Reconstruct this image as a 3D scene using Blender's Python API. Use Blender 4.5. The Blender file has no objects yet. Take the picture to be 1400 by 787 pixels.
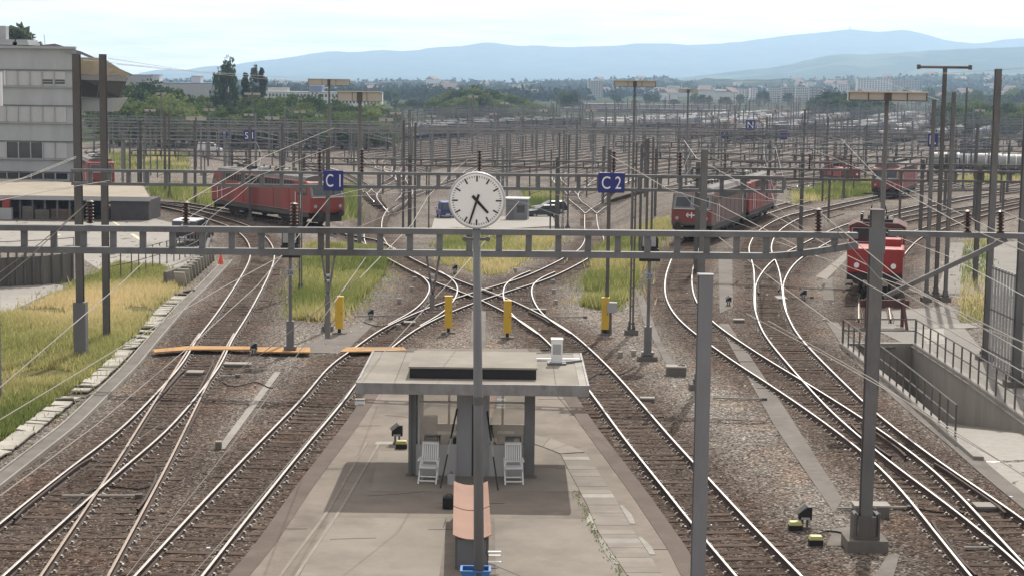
import bpy, bmesh, math, random
import numpy as np
from mathutils import Vector, Matrix
R = math.radians
random.seed(7)
rng = np.random.default_rng(7)
SC = bpy.context.scene
COL = SC.collection

# ------------------------------------------------------------------ camera
H = 11.4; FPX = 2400.0; YH = 108.0
PITCH = math.atan((393.5 - YH) / FPX); ROLL = R(0.75)
_F = Vector((0, math.cos(PITCH), -math.sin(PITCH)))
_U = Vector((0, math.sin(PITCH), math.cos(PITCH)))
_X = Vector((1, 0, 0))
_R2 = _X * math.cos(ROLL) + _U * math.sin(ROLL)
_U2 = -_X * math.sin(ROLL) + _U * math.cos(ROLL)
cam_d = bpy.data.cameras.new('camera')
cam = bpy.data.objects.new('camera', cam_d); COL.objects.link(cam)
cam_d.sensor_width = 36; cam_d.lens = FPX / 1400 * 36
cam_d.clip_start = 0.5; cam_d.clip_end = 60000
M4 = Matrix((( _R2.x, _U2.x, -_F.x, 0), (_R2.y, _U2.y, -_F.y, 0), (_R2.z, _U2.z, -_F.z, H), (0, 0, 0, 1)))
cam.matrix_world = M4
SC.camera = cam

# ------------------------------------------------------------------ world, sun, exposure
SUN_EL, SUN_AZ = R(46), R(12)          # azimuth measured from +Y towards +X
wd = bpy.data.worlds.new('World'); SC.world = wd; wd.use_nodes = True
nt = wd.node_tree; nt.nodes.clear()
def wn(t): return nt.nodes.new(t)
w_out = wn('ShaderNodeOutputWorld'); w_bg = wn('ShaderNodeBackground'); w_sky = wn('ShaderNodeTexSky')
w_sky.sky_type = 'NISHITA'; w_sky.sun_disc = False
w_sky.sun_elevation = SUN_EL; w_sky.sun_rotation = SUN_AZ
w_sky.air_density = 1.0; w_sky.dust_density = 1.5; w_sky.ozone_density = 1.0
w_tc = wn('ShaderNodeTexCoord'); w_sep = wn('ShaderNodeSeparateXYZ')
nt.links.new(w_tc.outputs['Generated'], w_sep.inputs[0])
# cloud sheet: direction projected on a high plane
w_max = wn('ShaderNodeMath'); w_max.operation = 'ADD'; w_max.inputs[1].default_value = 0.05
nt.links.new(w_sep.outputs['Z'], w_max.inputs[0])
w_dx = wn('ShaderNodeMath'); w_dx.operation = 'DIVIDE'; w_dy = wn('ShaderNodeMath'); w_dy.operation = 'DIVIDE'
nt.links.new(w_sep.outputs['X'], w_dx.inputs[0]); nt.links.new(w_max.outputs[0], w_dx.inputs[1])
nt.links.new(w_sep.outputs['Y'], w_dy.inputs[0]); nt.links.new(w_max.outputs[0], w_dy.inputs[1])
w_cmb = wn('ShaderNodeCombineXYZ'); nt.links.new(w_dx.outputs[0], w_cmb.inputs[0]); nt.links.new(w_dy.outputs[0], w_cmb.inputs[1])
w_cmb.inputs[2].default_value = 3.7
w_no = wn('ShaderNodeTexNoise'); w_no.inputs['Scale'].default_value = 0.42; w_no.inputs['Detail'].default_value = 7; w_no.inputs['Roughness'].default_value = 0.55
nt.links.new(w_cmb.outputs[0], w_no.inputs['Vector'])
w_rp = wn('ShaderNodeValToRGB'); w_rp.color_ramp.elements[0].position = 0.33; w_rp.color_ramp.elements[1].position = 0.43
w_rp.color_ramp.elements[0].color = (0.50, 0.50, 0.50, 1); w_rp.color_ramp.elements[1].color = (1, 1, 1, 1)
nt.links.new(w_no.outputs['Fac'], w_rp.inputs['Fac'])
w_no2 = wn('ShaderNodeTexNoise'); w_no2.inputs['Scale'].default_value = 1.1; w_no2.inputs['Detail'].default_value = 6
nt.links.new(w_cmb.outputs[0], w_no2.inputs['Vector'])
w_rp2 = wn('ShaderNodeValToRGB'); w_rp2.color_ramp.elements[0].position = 0.3; w_rp2.color_ramp.elements[1].position = 0.62
w_rp2.color_ramp.elements[0].color = (11.0, 10.0, 9.4, 1); w_rp2.color_ramp.elements[1].color = (16.5, 14.6, 13.2, 1)
nt.links.new(w_no2.outputs['Fac'], w_rp2.inputs['Fac'])
# cloud sheet thinned behind the camera, out of view, to hold down fill light
w_dir = wn('ShaderNodeMapRange'); w_dir.interpolation_type = 'SMOOTHSTEP'; w_dir.inputs['From Min'].default_value = -0.7; w_dir.inputs['From Max'].default_value = 0.8; w_dir.inputs['To Min'].default_value = 0.42
nt.links.new(w_sep.outputs['Y'], w_dir.inputs['Value'])
w_mul = wn('ShaderNodeMath'); w_mul.operation = 'MULTIPLY'; nt.links.new(w_rp.outputs[0], w_mul.inputs[0]); nt.links.new(w_dir.outputs[0], w_mul.inputs[1])
w_mix = wn('ShaderNodeMixRGB'); nt.links.new(w_mul.outputs[0], w_mix.inputs['Fac'])
nt.links.new(w_sky.outputs[0], w_mix.inputs['Color1']); nt.links.new(w_rp2.outputs[0], w_mix.inputs['Color2'])
nt.links.new(w_mix.outputs[0], w_bg.inputs['Color']); w_bg.inputs['Strength'].default_value = 0.095
nt.links.new(w_bg.outputs[0], w_out.inputs['Surface'])
sun_d = bpy.data.lights.new('sun', 'SUN'); sun_d.energy = 4.0; sun_d.angle = R(0.53); sun_d.color = (1.0, 0.955, 0.88)
sun = bpy.data.objects.new('sun', sun_d); COL.objects.link(sun)
_sd = Vector((math.sin(SUN_AZ) * math.cos(SUN_EL), math.cos(SUN_AZ) * math.cos(SUN_EL), math.sin(SUN_EL)))
sun.rotation_euler = _sd.to_track_quat('Z', 'Y').to_euler(); sun.location = (0, 0, 80)
SC.view_settings.view_transform = 'Standard'; SC.view_settings.look = 'None'
SC.view_settings.exposure = 0.22; SC.view_settings.gamma = 1.0
try:
    SC.cycles.use_denoising = True
    SC.cycles.max_bounces = 6; SC.cycles.diffuse_bounces = 3; SC.cycles.volume_bounces = 1
    SC.cycles.transparent_max_bounces = 8
except Exception: pass

# ------------------------------------------------------------------ ground shape and pixel -> point helpers
def _sm(a, b, t):
    t = np.clip((t - a) / (b - a), 0, 1); return t * t * (3 - 2 * t)
def gz(x, y):
    """height of the ground: level plateau round the hump, then down about 6 m into the yard"""
    x = np.asarray(x, float); y = np.asarray(y, float)
    y0 = 112 + np.where(x > 0, 38, 55) * _sm(10, 18, np.abs(x + 1.5))
    t = np.clip((y - y0) / (100 + 90 * _sm(12, 22, x)), 0, 1)
    return -5.8 * (0.6 * t + 0.4 * t * t * (3 - 2 * t))
def gzf(x, y): return float(gz(x, y))
def ray(px, py): return _F * FPX + _R2 * (px - 700) + _U2 * (393.5 - py)
def G(px, py, z=0.0):
    """point seen at that pixel of the 1400-wide photo, z metres above the ground"""
    d = ray(px, py)
    lo, hi = 5.0, 20000.0
    if d.z >= -1e-6: return Vector((d.x / d.y * hi, hi, gzf(0, hi) + z))
    for _ in range(60):
        m = math.sqrt(lo * hi) if hi / lo > 1.05 else 0.5 * (lo + hi)
        zz = H + d.z / d.y * m
        if zz > gzf(d.x / d.y * m, m) + z: lo = m
        else: hi = m
    return Vector((d.x / d.y * lo, lo, H + d.z / d.y * lo))
def GZ(px, py, z):
    d = ray(px, py); t = (z - H) / d.z
    return Vector((d.x * t, d.y * t, z))
def P(px, py, Y):
    d = ray(px, py); t = Y / d.y
    return Vector((d.x * t, Y, H + d.z * t))
def Zat(py, p, px=None):
    """height of the point of the vertical line through p that is seen in row py"""
    d = ray(700 + FPX * p.x / p.y if px is None else px, py); return H + d.z / d.y * p.y

# ------------------------------------------------------------------ materials (all procedural)
MATS = {}
def mat(name, col, rough=0.8, metal=0.0, var=0.18, scale=3.0, bump=0.0, rnd=0.0, coord='Object', streak=0.0, spec=0.4, dirt=None):
    if name in MATS: return MATS[name]
    m = bpy.data.materials.new(name); m.use_nodes = True; t = m.node_tree; t.nodes.clear()
    n = t.nodes.new; L = t.links.new
    o = n('ShaderNodeOutputMaterial'); b = n('ShaderNodeBsdfPrincipled'); L(b.outputs[0], o.inputs[0])
    b.inputs['Roughness'].default_value = rough; b.inputs['Metallic'].default_value = metal
    b.inputs['Specular IOR Level'].default_value = spec
    if coord == 'Object': vec = n('ShaderNodeTexCoord').outputs['Object']
    else: vec = n('ShaderNodeNewGeometry').outputs['Position']
    if streak:
        mp = n('ShaderNodeMapping'); mp.inputs['Scale'].default_value = (1, 1, streak); L(vec, mp.inputs[0]); vec = mp.outputs[0]
    no = n('ShaderNodeTexNoise'); no.inputs['Scale'].default_value = scale; no.inputs['Detail'].default_value = 6; no.inputs['Roughness'].default_value = 0.65
    L(vec, no.inputs['Vector'])
    rp = n('ShaderNodeMapRange'); rp.inputs['From Min'].default_value = 0.25; rp.inputs['From Max'].default_value = 0.75
    rp.inputs['To Min'].default_value = 1 - var; rp.inputs['To Max'].default_value = 1 + var
    L(no.outputs['Fac'], rp.inputs['Value'])
    src = rp.outputs[0]
    if rnd:
        oi = n('ShaderNodeObjectInfo'); mr = n('ShaderNodeMapRange'); mr.inputs['To Min'].default_value = 1 - rnd; mr.inputs['To Max'].default_value = 1 + rnd
        L(oi.outputs['Random'], mr.inputs['Value']); mu = n('ShaderNodeMath'); mu.operation = 'MULTIPLY'; L(src, mu.inputs[0]); L(mr.outputs[0], mu.inputs[1]); src = mu.outputs[0]
    mx = n('ShaderNodeVectorMath'); mx.operation = 'SCALE'; mx.inputs[0].default_value = col; L(src, mx.inputs['Scale'])
    colo = mx.outputs[0]
    if dirt:
        n2 = n('ShaderNodeTexNoise'); n2.inputs['Scale'].default_value = scale * 0.35; n2.inputs['Detail'].default_value = 8; n2.inputs['Roughness'].default_value = 0.7
        L(vec, n2.inputs['Vector']); r2 = n('ShaderNodeValToRGB'); r2.color_ramp.elements[0].position = 0.48; r2.color_ramp.elements[1].position = 0.68
        L(n2.outputs['Fac'], r2.inputs['Fac']); mm = n('ShaderNodeMixRGB'); L(r2.outputs[0], mm.inputs['Fac']); L(colo, mm.inputs['Color1']); mm.inputs['Color2'].default_value = (*dirt, 1); colo = mm.outputs[0]
    L(colo, b.inputs['Base Color'])
    if bump:
        bp = n('ShaderNodeBump'); bp.inputs['Strength'].default_value = bump; bp.inputs['Distance'].default_value = 0.02
        nb = n('ShaderNodeTexNoise'); nb.inputs['Scale'].default_value = scale * 6; nb.inputs['Detail'].default_value = 4; L(vec, nb.inputs['Vector'])
        L(nb.outputs['Fac'], bp.inputs['Height']); L(bp.outputs[0], b.inputs['Normal'])
    MATS[name] = m; return m

STEEL = mat('galvanised steel', (0.165, 0.162, 0.156), 0.7, 0.05, 0.25, 2.0, streak=0.3, dirt=(0.085, 0.078, 0.072), spec=.2)
DKSTEEL = mat('weathered steel', (0.115, 0.110, 0.104), 0.8, 0.0, 0.25, 2.0, streak=0.3, dirt=(0.085, 0.070, 0.060))
FARSTEEL = mat('grey mast paint', (0.165, 0.16, 0.153), 0.65, 0.1, 0.2, 1.0, rnd=0.3)
RUST = mat('rail rust', (0.060, 0.040, 0.032), 0.85, 0.1, 0.3, 6.0)
RAILTOP = mat('worn rail head', (0.45, 0.43, 0.40), 0.36, 1.0, 0.15, 2.0, coord='pos')
RAILDULL = mat('dull rail head', (0.26, 0.21, 0.17), 0.5, 0.7, 0.2, 2.0, coord='pos')
POSTC = mat('post galvanised', (0.165, 0.168, 0.170), 0.6, 0.1, 0.18, 2.0, streak=0.25, dirt=(0.13, 0.13, 0.128))
WOOD = mat('tarred sleeper wood', (0.078, 0.056, 0.043), 1.0, 0, 0.35, 5.0, 0.5, rnd=0.35, dirt=(0.125, 0.098, 0.078), spec=.1)
CLIP = mat('sleeper fastening steel', (0.19, 0.165, 0.145), 0.55, 0.4, 0.2, 4.0)
CONC = mat('pale concrete', (0.31, 0.295, 0.262), 0.95, 0, 0.16, 1.5, 0.2, rnd=0.12, dirt=(0.23, 0.215, 0.19), spec=.15)
CONCD = mat('grey concrete', (0.165, 0.152, 0.134), 0.95, 0, 0.2, 1.2, 0.2, dirt=(0.12, 0.11, 0.098), spec=.15)
WHITE = mat('white paint', (0.78, 0.78, 0.76), 0.5, 0, 0.05, 2.0)
BLACK = mat('black paint', (0.015, 0.015, 0.016), 0.5, 0, 0.2, 2.0)
DARK = mat('dark underframe', (0.035, 0.032, 0.030), 0.8, 0, 0.3, 2.0)
GLASS = mat('dark window glass', (0.03, 0.035, 0.04), 0.08, 0.0, 0.1, 1.0, spec=0.8)
BLUE = mat('sign blue enamel', (0.022, 0.03, 0.17), 0.45, 0, 0.08, 2.0)
YEL = mat('yellow paint', (0.62, 0.40, 0.045), 0.5, 0, 0.12, 2.0, streak=0.3)
REDL = mat('locomotive red', (0.26, 0.050, 0.040), 0.6, 0, 0.2, 1.2, streak=0.35, dirt=(0.17, 0.062, 0.052))
REDD = mat('faded brown red', (0.25, 0.045, 0.035), 0.6, 0, 0.2, 1.2, streak=0.35, dirt=(0.19, 0.06, 0.05))
GREYL = mat('dusty locomotive side', (0.175, 0.115, 0.098), 0.7, 0, 0.2, 1.2, streak=0.35, dirt=(0.14, 0.105, 0.092))
ROOFG = mat('locomotive roof grey', (0.14, 0.135, 0.128), 0.8, 0.0, 0.2, 1.5)
LGREY = mat('light grey panel', (0.36, 0.37, 0.37), 0.5, 0, 0.08, 1.0)
WIRE = mat('catenary wire', (0.30, 0.285, 0.255), 0.45, 0.5, 0.05, 1.0)
WIRED = mat('dark wire', (0.16, 0.16, 0.155), 0.5, 0.3, 0.1, 1.0)
INSUL = mat('brown insulator glaze', (0.060, 0.035, 0.028), 0.35, 0, 0.15, 3.0)
FLOOD = mat('floodlight casing', (0.48, 0.44, 0.37), 0.6, 0, 0.08, 1.0)

# ------------------------------------------------------------------ mesh builder and object helpers
class MB:
    def __init__(s): s.v = []; s.f = []; s.m = []; s.mats = []
    def _mi(s, m):
        if m not in s.mats: s.mats.append(m)
        return s.mats.index(m)
    def add(s, vs, fs, m):
        k = len(s.v); i = s._mi(m); s.v.extend([tuple(v) for v in vs])
        for f in fs: s.f.append([k + a for a in f]); s.m.append(i)
        return s
    def box(s, c, d, m, rz=0.0, rx=0.0, ry=0.0, taper=1.0):
        hx, hy, hz = d[0] / 2, d[1] / 2, d[2] / 2
        vs = [Vector((sx * hx * (taper if sz > 0 else 1), sy * hy * (taper if sz > 0 else 1), sz * hz)) for sz in (-1, 1) for sx, sy in ((-1, -1), (1, -1), (1, 1), (-1, 1))]
        if rz or rx or ry:
            rm = Matrix.Rotation(rz, 3, 'Z') @ Matrix.Rotation(ry, 3, 'Y') @ Matrix.Rotation(rx, 3, 'X'); vs = [rm @ v for v in vs]
        c = Vector(c)
        return s.add([v + c for v in vs], [(3, 2, 1, 0), (4, 5, 6, 7), (0, 1, 5, 4), (1, 2, 6, 5), (2, 3, 7, 6), (3, 0, 4, 7)], m)
    def bar(s, a, b, w, m, h=None, up=(0, 0, 1)):
        a, b = Vector(a), Vector(b); d = (b - a).normalized(); up = Vector(up)
        if abs(d.dot(up)) > 0.98: up = Vector((0, 1, 0))
        x = d.cross(up).normalized(); z = x.cross(d); h = w if h is None else h
        vs = [p + x * (i * w / 2) + z * (j * h / 2) for p in (a, b) for i, j in ((-1, -1), (1, -1), (1, 1), (-1, 1))]
        return s.add(vs, [(3, 2, 1, 0), (4, 5, 6, 7), (0, 1, 5, 4), (1, 2, 6, 5), (2, 3, 7, 6), (3, 0, 4, 7)], m)
    def tube(s, pts, r, m, n=6, cap=True):
        pts = [Vector(p) for p in pts]; k = len(pts); vs = []; fs = []
        rs = r if isinstance(r, (list, tuple)) else [r] * k
        for i, p in enumerate(pts):
            d = (pts[min(i + 1, k - 1)] - pts[max(i - 1, 0)]).normalized()
            up = Vector((0, 0, 1)) if abs(d.z) < 0.95 else Vector((0, 1, 0))
            x = d.cross(up).normalized(); y = x.cross(d)
            for j in range(n):
                a = 2 * math.pi * j / n; vs.append(p + (x * math.cos(a) + y * math.sin(a)) * rs[i])
        for i in range(k - 1):
            for j in range(n): fs.append((i * n + j, i * n + (j + 1) % n, (i + 1) * n + (j + 1) % n, (i + 1) * n + j))
        if cap: fs.append(tuple(range(n - 1, -1, -1))); fs.append(tuple((k - 1) * n + j for j in range(n)))
        return s.add(vs, fs, m)
    def cyl(s, a, b, r, m, n=16, r2=None): return s.tube([a, b], [r, r if r2 is None else r2], m, n)
    def prism(s, poly, ax, lo, hi, m, off=(0, 0, 0)):
        """extrude a 2-D outline along an axis (0=x: outline is y,z; 1=y: x,z; 2=z: x,y)"""
        def at(p, h): return ((h, p[0], p[1]), (p[0], h, p[1]), (p[0], p[1], h))[ax]
        n = len(poly); o = Vector(off)
        vs = [Vector(at(p, lo)) + o for p in poly] + [Vector(at(p, hi)) + o for p in poly]
        fs = [tuple(range(n - 1, -1, -1)), tuple(range(n, 2 * n))] + [(i, (i + 1) % n, n + (i + 1) % n, n + i) for i in range(n)]
        return s.add(vs, fs, m)
    def slab(s, top, th, m):
        """polygon given by 3-D points, thickened downwards"""
        n = len(top); vs = [Vector(p) for p in top] + [Vector(p) - Vector((0, 0, th)) for p in top]
        fs = [tuple(range(n)), tuple(range(2 * n - 1, n - 1, -1))] + [((i + 1) % n, i, n + i, n + (i + 1) % n) for i in range(n)]
        return s.add(vs, fs, m)
    def mesh(s, name, smooth=False):
        me = bpy.data.meshes.new(name); me.from_pydata(s.v, [], s.f)
        for m in s.mats: me.materials.append(m)
        if len(s.mats) > 1: me.polygons.foreach_set('material_index', s.m)
        bm = bmesh.new(); bm.from_mesh(me); bmesh.ops.recalc_face_normals(bm, faces=bm.faces[:]); bm.to_mesh(me); bm.free()
        if smooth: me.polygons.foreach_set('use_smooth', [True] * len(me.polygons))
        me.update(); return me
    def obj(s, name, parent=None, smooth=False, label=None, loc=None, bevel=0):
        o = bpy.data.objects.new(name, s.mesh(name, smooth)); COL.objects.link(o)
        if parent is not None: o.parent = parent
        if loc is not None: o.location = loc
        if label: o['label'] = label
        if bevel:
            b = o.modifiers.new('b', 'BEVEL'); b.width = bevel; b.segments = 2; b.limit_method = 'ANGLE'; b.angle_limit = R(40)
        return o
def link(name, me, parent=None, loc=(0, 0, 0), rz=0.0):
    o = bpy.data.objects.new(name, me); COL.objects.link(o); o.location = loc; o.rotation_euler = (0, 0, rz)
    if parent is not None: o.parent = parent
    return o
def tag(o, label=None, cat=None, group=None, kind=None):
    if label: o['label'] = label
    if cat: o['category'] = cat
    if group: o['group'] = group
    if kind: o['kind'] = kind
    return o
def thing(name, label, cat, loc=(0, 0, 0), rz=0.0, group=None):
    o = bpy.data.objects.new(name, None); COL.objects.link(o); o.empty_display_size = 0.2
    o.location = loc; o.rotation_euler = (0, 0, rz)
    return tag(o, label, cat, group)
def copy_thing(o, loc, rz=0.0, label=None, parent=None, scale=None, group=None):
    c = o.copy(); COL.objects.link(c)
    if parent is not None: c.parent = parent
    else:
        c.location = loc; c.rotation_euler = (0, 0, rz)
        if scale: c.scale = scale if not isinstance(scale, (int, float)) else (scale,) * 3
        if label: c['label'] = label
        if group: c['group'] = group
    for ch in list(o.children): copy_thing(ch, None, parent=c)
    return c
def structure(o): o['kind'] = 'structure'; return o
def catmull(pts, step=1.0):
    pts = [Vector(p) for p in pts]
    q = [pts[0] * 2 - pts[1]] + pts + [pts[-1] * 2 - pts[-2]]; out = []
    for i in range(1, len(q) - 2):
        a, b, c, d = q[i - 1], q[i], q[i + 1], q[i + 2]; n = max(2, int((c - b).length / step) + 1)
        for k in range(n):
            t = k / n; out.append(0.5 * (2 * b + (c - a) * t + (2 * a - 5 * b + 4 * c - d) * t * t + (3 * b - a - 3 * c + d) * t ** 3))
    out.append(pts[-1]); return out
def resample(pts, step):
    P_ = np.array([tuple(p) for p in pts]); d = np.r_[0, np.cumsum(np.linalg.norm(np.diff(P_, axis=0), axis=1))]
    n = max(2, int(d[-1] / step) + 1); s = np.linspace(0, d[-1], n)
    return np.stack([np.interp(s, d, P_[:, k]) for k in range(3)], 1)
def smooth(A, it):
    A = A.copy()
    for _ in range(it): A[1:-1] = 0.5 * A[1:-1] + 0.25 * (A[:-2] + A[2:])
    return A

# ------------------------------------------------------------------ railway tracks: centre lines in world space
ZR = 0.18; GA = 0.7525
def centre(pts, side, it=6):
    w = [G(x, y, ZR) for x, y in pts]
    A = resample(catmull(w, 1.0), 1.0); A = smooth(A, it)
    if side != 'C':
        T = np.gradient(A[:, :2], axis=0); T /= np.linalg.norm(T, axis=1)[:, None]
        nrm = np.stack([T[:, 1], -T[:, 0]], 1)                     # to the right
        A[:, :2] += nrm * (GA if side == 'L' else -GA)
        A = smooth(A, 3)
    A[:, 2] = gz(A[:, 0], A[:, 1]) + ZR
    return A
NEAR = [
 ('A1', 'L', [(-150,835),(8,707.5),(97,636.5),(171,580),(249,497),(264.4,469),(296,428),(328,380),(340.9,355),(342.3,340),(336,326),(324,315.7),(308.6,307),(251,289),(204,279),(120,266),(20,254)],
  'track curving from the bottom left corner past the parked car to the shed'),
 ('A2', 'R', [(120,838),(147,787),(200,688),(231,630),(255.5,580),(287,517),(311.4,469),(320,455)],
  'dull rusty diverging track of the left turnout, running down to the bottom edge'),
 ('B', 'L', [(145,828),(183.3,787),(244.6,720),(351.1,607),(416.8,540),(451.7,497),(484.6,475.7),(519,450),(568.6,427),(604,413),(645,400.5),(657,395.7),(708.5,381),(750,363),(784,346),(797,334),(800.5,322),(799.4,312),(799.4,293)],
  'track along the left platform edge, crossing the diamond towards the blue C 2 sign'),
 ('C', 'R', [(1147,838),(1096.5,787),(1030.6,720),(982,667),(919.4,600),(868.7,541),(831.4,500),(781,454),(744.6,432),(695.7,408),(675,400.8),(657,393.8),(617,379),(593,367.7),(540.6,342),(527,330),(522,318),(523,304.4),(530.3,290.6)],
  'track along the right platform edge, crossing the diamond towards the blue C 1 sign'),
 ('K', 'R', [(573.7,444.8),(604,428),(618.6,414),(627,394.4),(618.6,380.3),(600.6,370)],
  'short curved connecting track on the left side of the diamond crossing'),
 ('L', 'R', [(781,455.5),(744.6,432.5),(729,410),(726,394.4),(734,381.6),(758.7,371.3)],
  'short curved connecting track on the right side of the diamond crossing'),
 ('D', 'R', [(1466,838),(1400,771),(1345,711),(1275,640),(1193,580),(1095.8,518.6),(1050,491.5),(976,441),(951,410),(945.7,383),(948,365),(954,345),(966,326),(1022,303.5),(1068,286),(1120,272),(1200,258)],
  'track under the dusty grey and red locomotive pair, curving to the bottom right'),
 ('E', 'R', [(1560,838),(1480,771),(1400,709),(1279,627),(1218,580),(1187,555),(1096,464),(1077,431),(1072,418.6),(1070,400),(1068,386),(1065,368.6),(1059,353),(1054,340),(1058,325.7),(1065,315.8),(1090.7,299.4),(1128.8,288.6),(1183,276),(1230,266),(1330,248)],
  'track beside the concrete ramp, curving away under the distant red locomotive'),
 ('F', 'R', [(1075,425),(1070.5,400),(1070.2,391),(1073,381),(1083,364),(1097,351),(1113.6,341.6),(1162.8,315.8),(1216,296),(1265,284),(1346,268),(1420,258)],
  'track leaving the right turnout and passing behind the red shunting locomotive'),
 ('H', 'C', [(1196,436),(1195,405),(1205,370),(1232,335),(1262,317),(1346,291),(1420,275)],
  'dead-end siding under the red shunting locomotive'),
 ('I', 'C', [(1180,312),(1235,300),(1346,281),(1420,268)],
  'rusty track fanning off to the right above the shunting locomotive'),
 ('J', 'C', [(533,345),(490,325),(440,311),(375,299),(308,288),(240,277),(150,264),(60,252)],
  'track under the red locomotive beside the blue C 1 sign'),
]
CL = {n: centre(p, s) for n, s, p, _ in NEAR}

# the two throats beyond the hump: branches traced one by one
FORK = [
 ('b1', [(522,290.6),(511,279.5),(497,270.5),(480,260),(455,249)], -205), ('b5', [(507.5,268),(501,258),(490,248),(470,238)], -180),
 ('b2', [(522,290.6),(514,281),(507.5,272),(507.5,266),(514,259),(524,252),(540,243)], -155), ('b3', [(522,290.6),(537,281),(552,271),(557,263),(553,254),(549,247)], -132), ('b4', [(552,271),(566,265.5),(590,257),(625,246)], -112),
 ('d1', [(783.5,267),(776,259),(766,251)], -100), ('d2', [(808,292),(798,283),(788,275.5),(783.5,269),(786,262),(795,255)], -86),
 ('d3', [(808,292),(819,283.5),(829,277.5),(835,270.5),(841,263),(853,255)], -74), ('d4', [(829,277.5),(845,272),(862,267),(888,260)], -62)]
for k_, p_, _o in FORK: CL[k_] = centre(p_, 'C', 2)
SG = R(21)
YD = np.array([math.sin(SG), math.cos(SG)]); YN = np.array([math.cos(SG), -math.sin(SG)])
lanes = []
def bez(a, b, c, d, n):
    t = np.linspace(0, 1, n)[:, None]; return (1 - t) ** 3 * a + 3 * t * (1 - t) ** 2 * b + 3 * t * t * (1 - t) * c + t ** 3 * d
LANE_O = [-250 + 5.0 * i for i in range(47)]
for o in LANE_O:
    fk = next((f for f in FORK if o < f[2]), None)
    if fk: T = CL[fk[0]][-1, :2]; hd = CL[fk[0]][-1, :2] - CL[fk[0]][-5, :2]; hd = hd / np.linalg.norm(hd); mul = 1.15
    else: T = np.array([34.0, 196.0]); hd = np.array([math.sin(R(16)), math.cos(R(16))]); mul = 1.2
    oT = float(T @ YN); s0 = float(T @ YD) + 42 + mul * abs(o - oT)
    E = YN * o + YD * s0; Ln = np.linalg.norm(E - T)
    c1 = T + hd * Ln * 0.30; c2 = E - YD * Ln * 0.40
    q = bez(T, c1, c2, E, 40); far = np.array([E + YD * k for k in np.arange(6, 1150 - s0, 12)])
    A = np.vstack([q, far]); A = np.c_[A, gz(A[:, 0], A[:, 1]) + ZR]
    lanes.append((o, s0, A))

PROFILE = [(-.075, -.17), (-.075, -.155), (-.012, -.135), (-.012, -.045), (-.036, -.035), (-.034, -.006), (-.024, 0), (.024, 0), (.034, -.006), (.036, -.035), (.012, -.045), (.012, -.135), (.075, -.155), (.075, -.17)]
LOWP = [(-.06, -.16), (-.036, 0), (.036, 0), (.06, -.16)]
def rail_mesh(A, off, dz, top, prof, name):
    T = np.gradient(A[:, :2], axis=0); T /= np.maximum(np.linalg.norm(T, axis=1)[:, None], 1e-9)
    nr = np.stack([T[:, 1], -T[:, 0]], 1); k = len(prof); n = len(A)
    pr = np.array(prof)
    V = np.zeros((n, k, 3)); V[:, :, :2] = A[:, None, :2] + nr[:, None, :] * (off + pr[None, :, 0:1]); V[:, :, 2] = A[:, None, 2] + dz + pr[None, :, 1]
    idx = np.arange(n * k).reshape(n, k)
    F = np.stack([idx[:-1, :-1], idx[:-1, 1:], idx[1:, 1:], idx[1:, :-1]], -1).reshape(-1, 4)
    me = bpy.data.meshes.new(name); me.from_pydata(V.reshape(-1, 3).tolist(), [], F.tolist())
    me.materials.append(RUST); me.materials.append(top)
    lo, hi = (5, 8) if k > 4 else (1, 2)
    mi = np.tile((np.arange(k - 1) >= lo) & (np.arange(k - 1) < hi), n - 1).astype(np.int32)
    me.polygons.foreach_set('material_index', mi); me.update(); return me
# three slightly different sleepers, each with its baseplates and clips
SLEEP = []
for k in range(4):
    b = MB(); L = random.uniform(2.5, 2.68); w = random.uniform(.23, .27)
    b.box((0, 0, -.075), (L, w, .15), WOOD)
    b.box((random.uniform(-.6, .6), random.uniform(-.05, .05), .0005), (random.uniform(.5, 1.3), .012, .006), DARK)
    for s in (-1, 1):
        b.box((s * GA, 0, .008), (.34, .15, .018), CLIP)
        for t in (-1, 1): b.box((s * GA + t * .115, 0, .035), (.06, .09, .05), CLIP, ry=t * .3)
    SLEEP.append(b.mesh('sleeper'))
occupied = []
TRK = {}
def build_track(key, label, A, near=True, top=RAILTOP, zoff=0.0, group=None):
    i0 = 0
    t = thing('railway_track', label, 'railway track', (float(A[0, 0]), float(A[0, 1]), 0), group=group)
    TRK[key] = (t, A)
    org = np.array([A[0, 0], A[0, 1], 0]); B_ = A - org; B_[:, 2] += zoff
    for s in (-1, 1): link('rail', rail_mesh(B_, s * GA, 0, top, PROFILE if near else LOWP, 'rail'), t)
    if not near: return t
    S = resample(A, 0.62); T = np.gradient(S[:, :2], axis=0); n = 0; rest = MB()
    for i, p in enumerate(S):
        if any(abs(p[0] - q[0]) + abs(p[1] - q[1]) < 30 and (q[0] - p[0]) ** 2 + (q[1] - p[1]) ** 2 < 0.36 for q in occupied): continue
        rz = math.atan2(-T[i, 0], T[i, 1]) + random.gauss(0, .012); z = p[2] - ZR + .009 + random.uniform(-.013, .012)
        if n < 100:
            o = link('sleeper', random.choice(SLEEP), t, (p[0] - org[0] + random.gauss(0, .03), p[1] - org[1], z), rz); n += 1
        else: rest.box((p[0] - org[0], p[1] - org[1], z - .07), (2.6, .25, .15), WOOD, rz=rz)
        occupied.append((p[0], p[1]))
    if rest.v: tag(rest.obj('sleeper', t), kind='stuff')
    return t
for i, (n, s, p, lab) in enumerate(NEAR):
    build_track(n, lab, CL[n], True, RAILDULL if n in ('A2', 'H', 'I') else RAILTOP, 0.0015 * i)
for i, (k_, p_, _o) in enumerate(FORK):
    build_track(k_, 'bright forked connecting track in one of the two throats beyond the hump', CL[k_], True, RAILTOP, 0.02 + .0013 * i, 'forked tracks in the throats')
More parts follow.
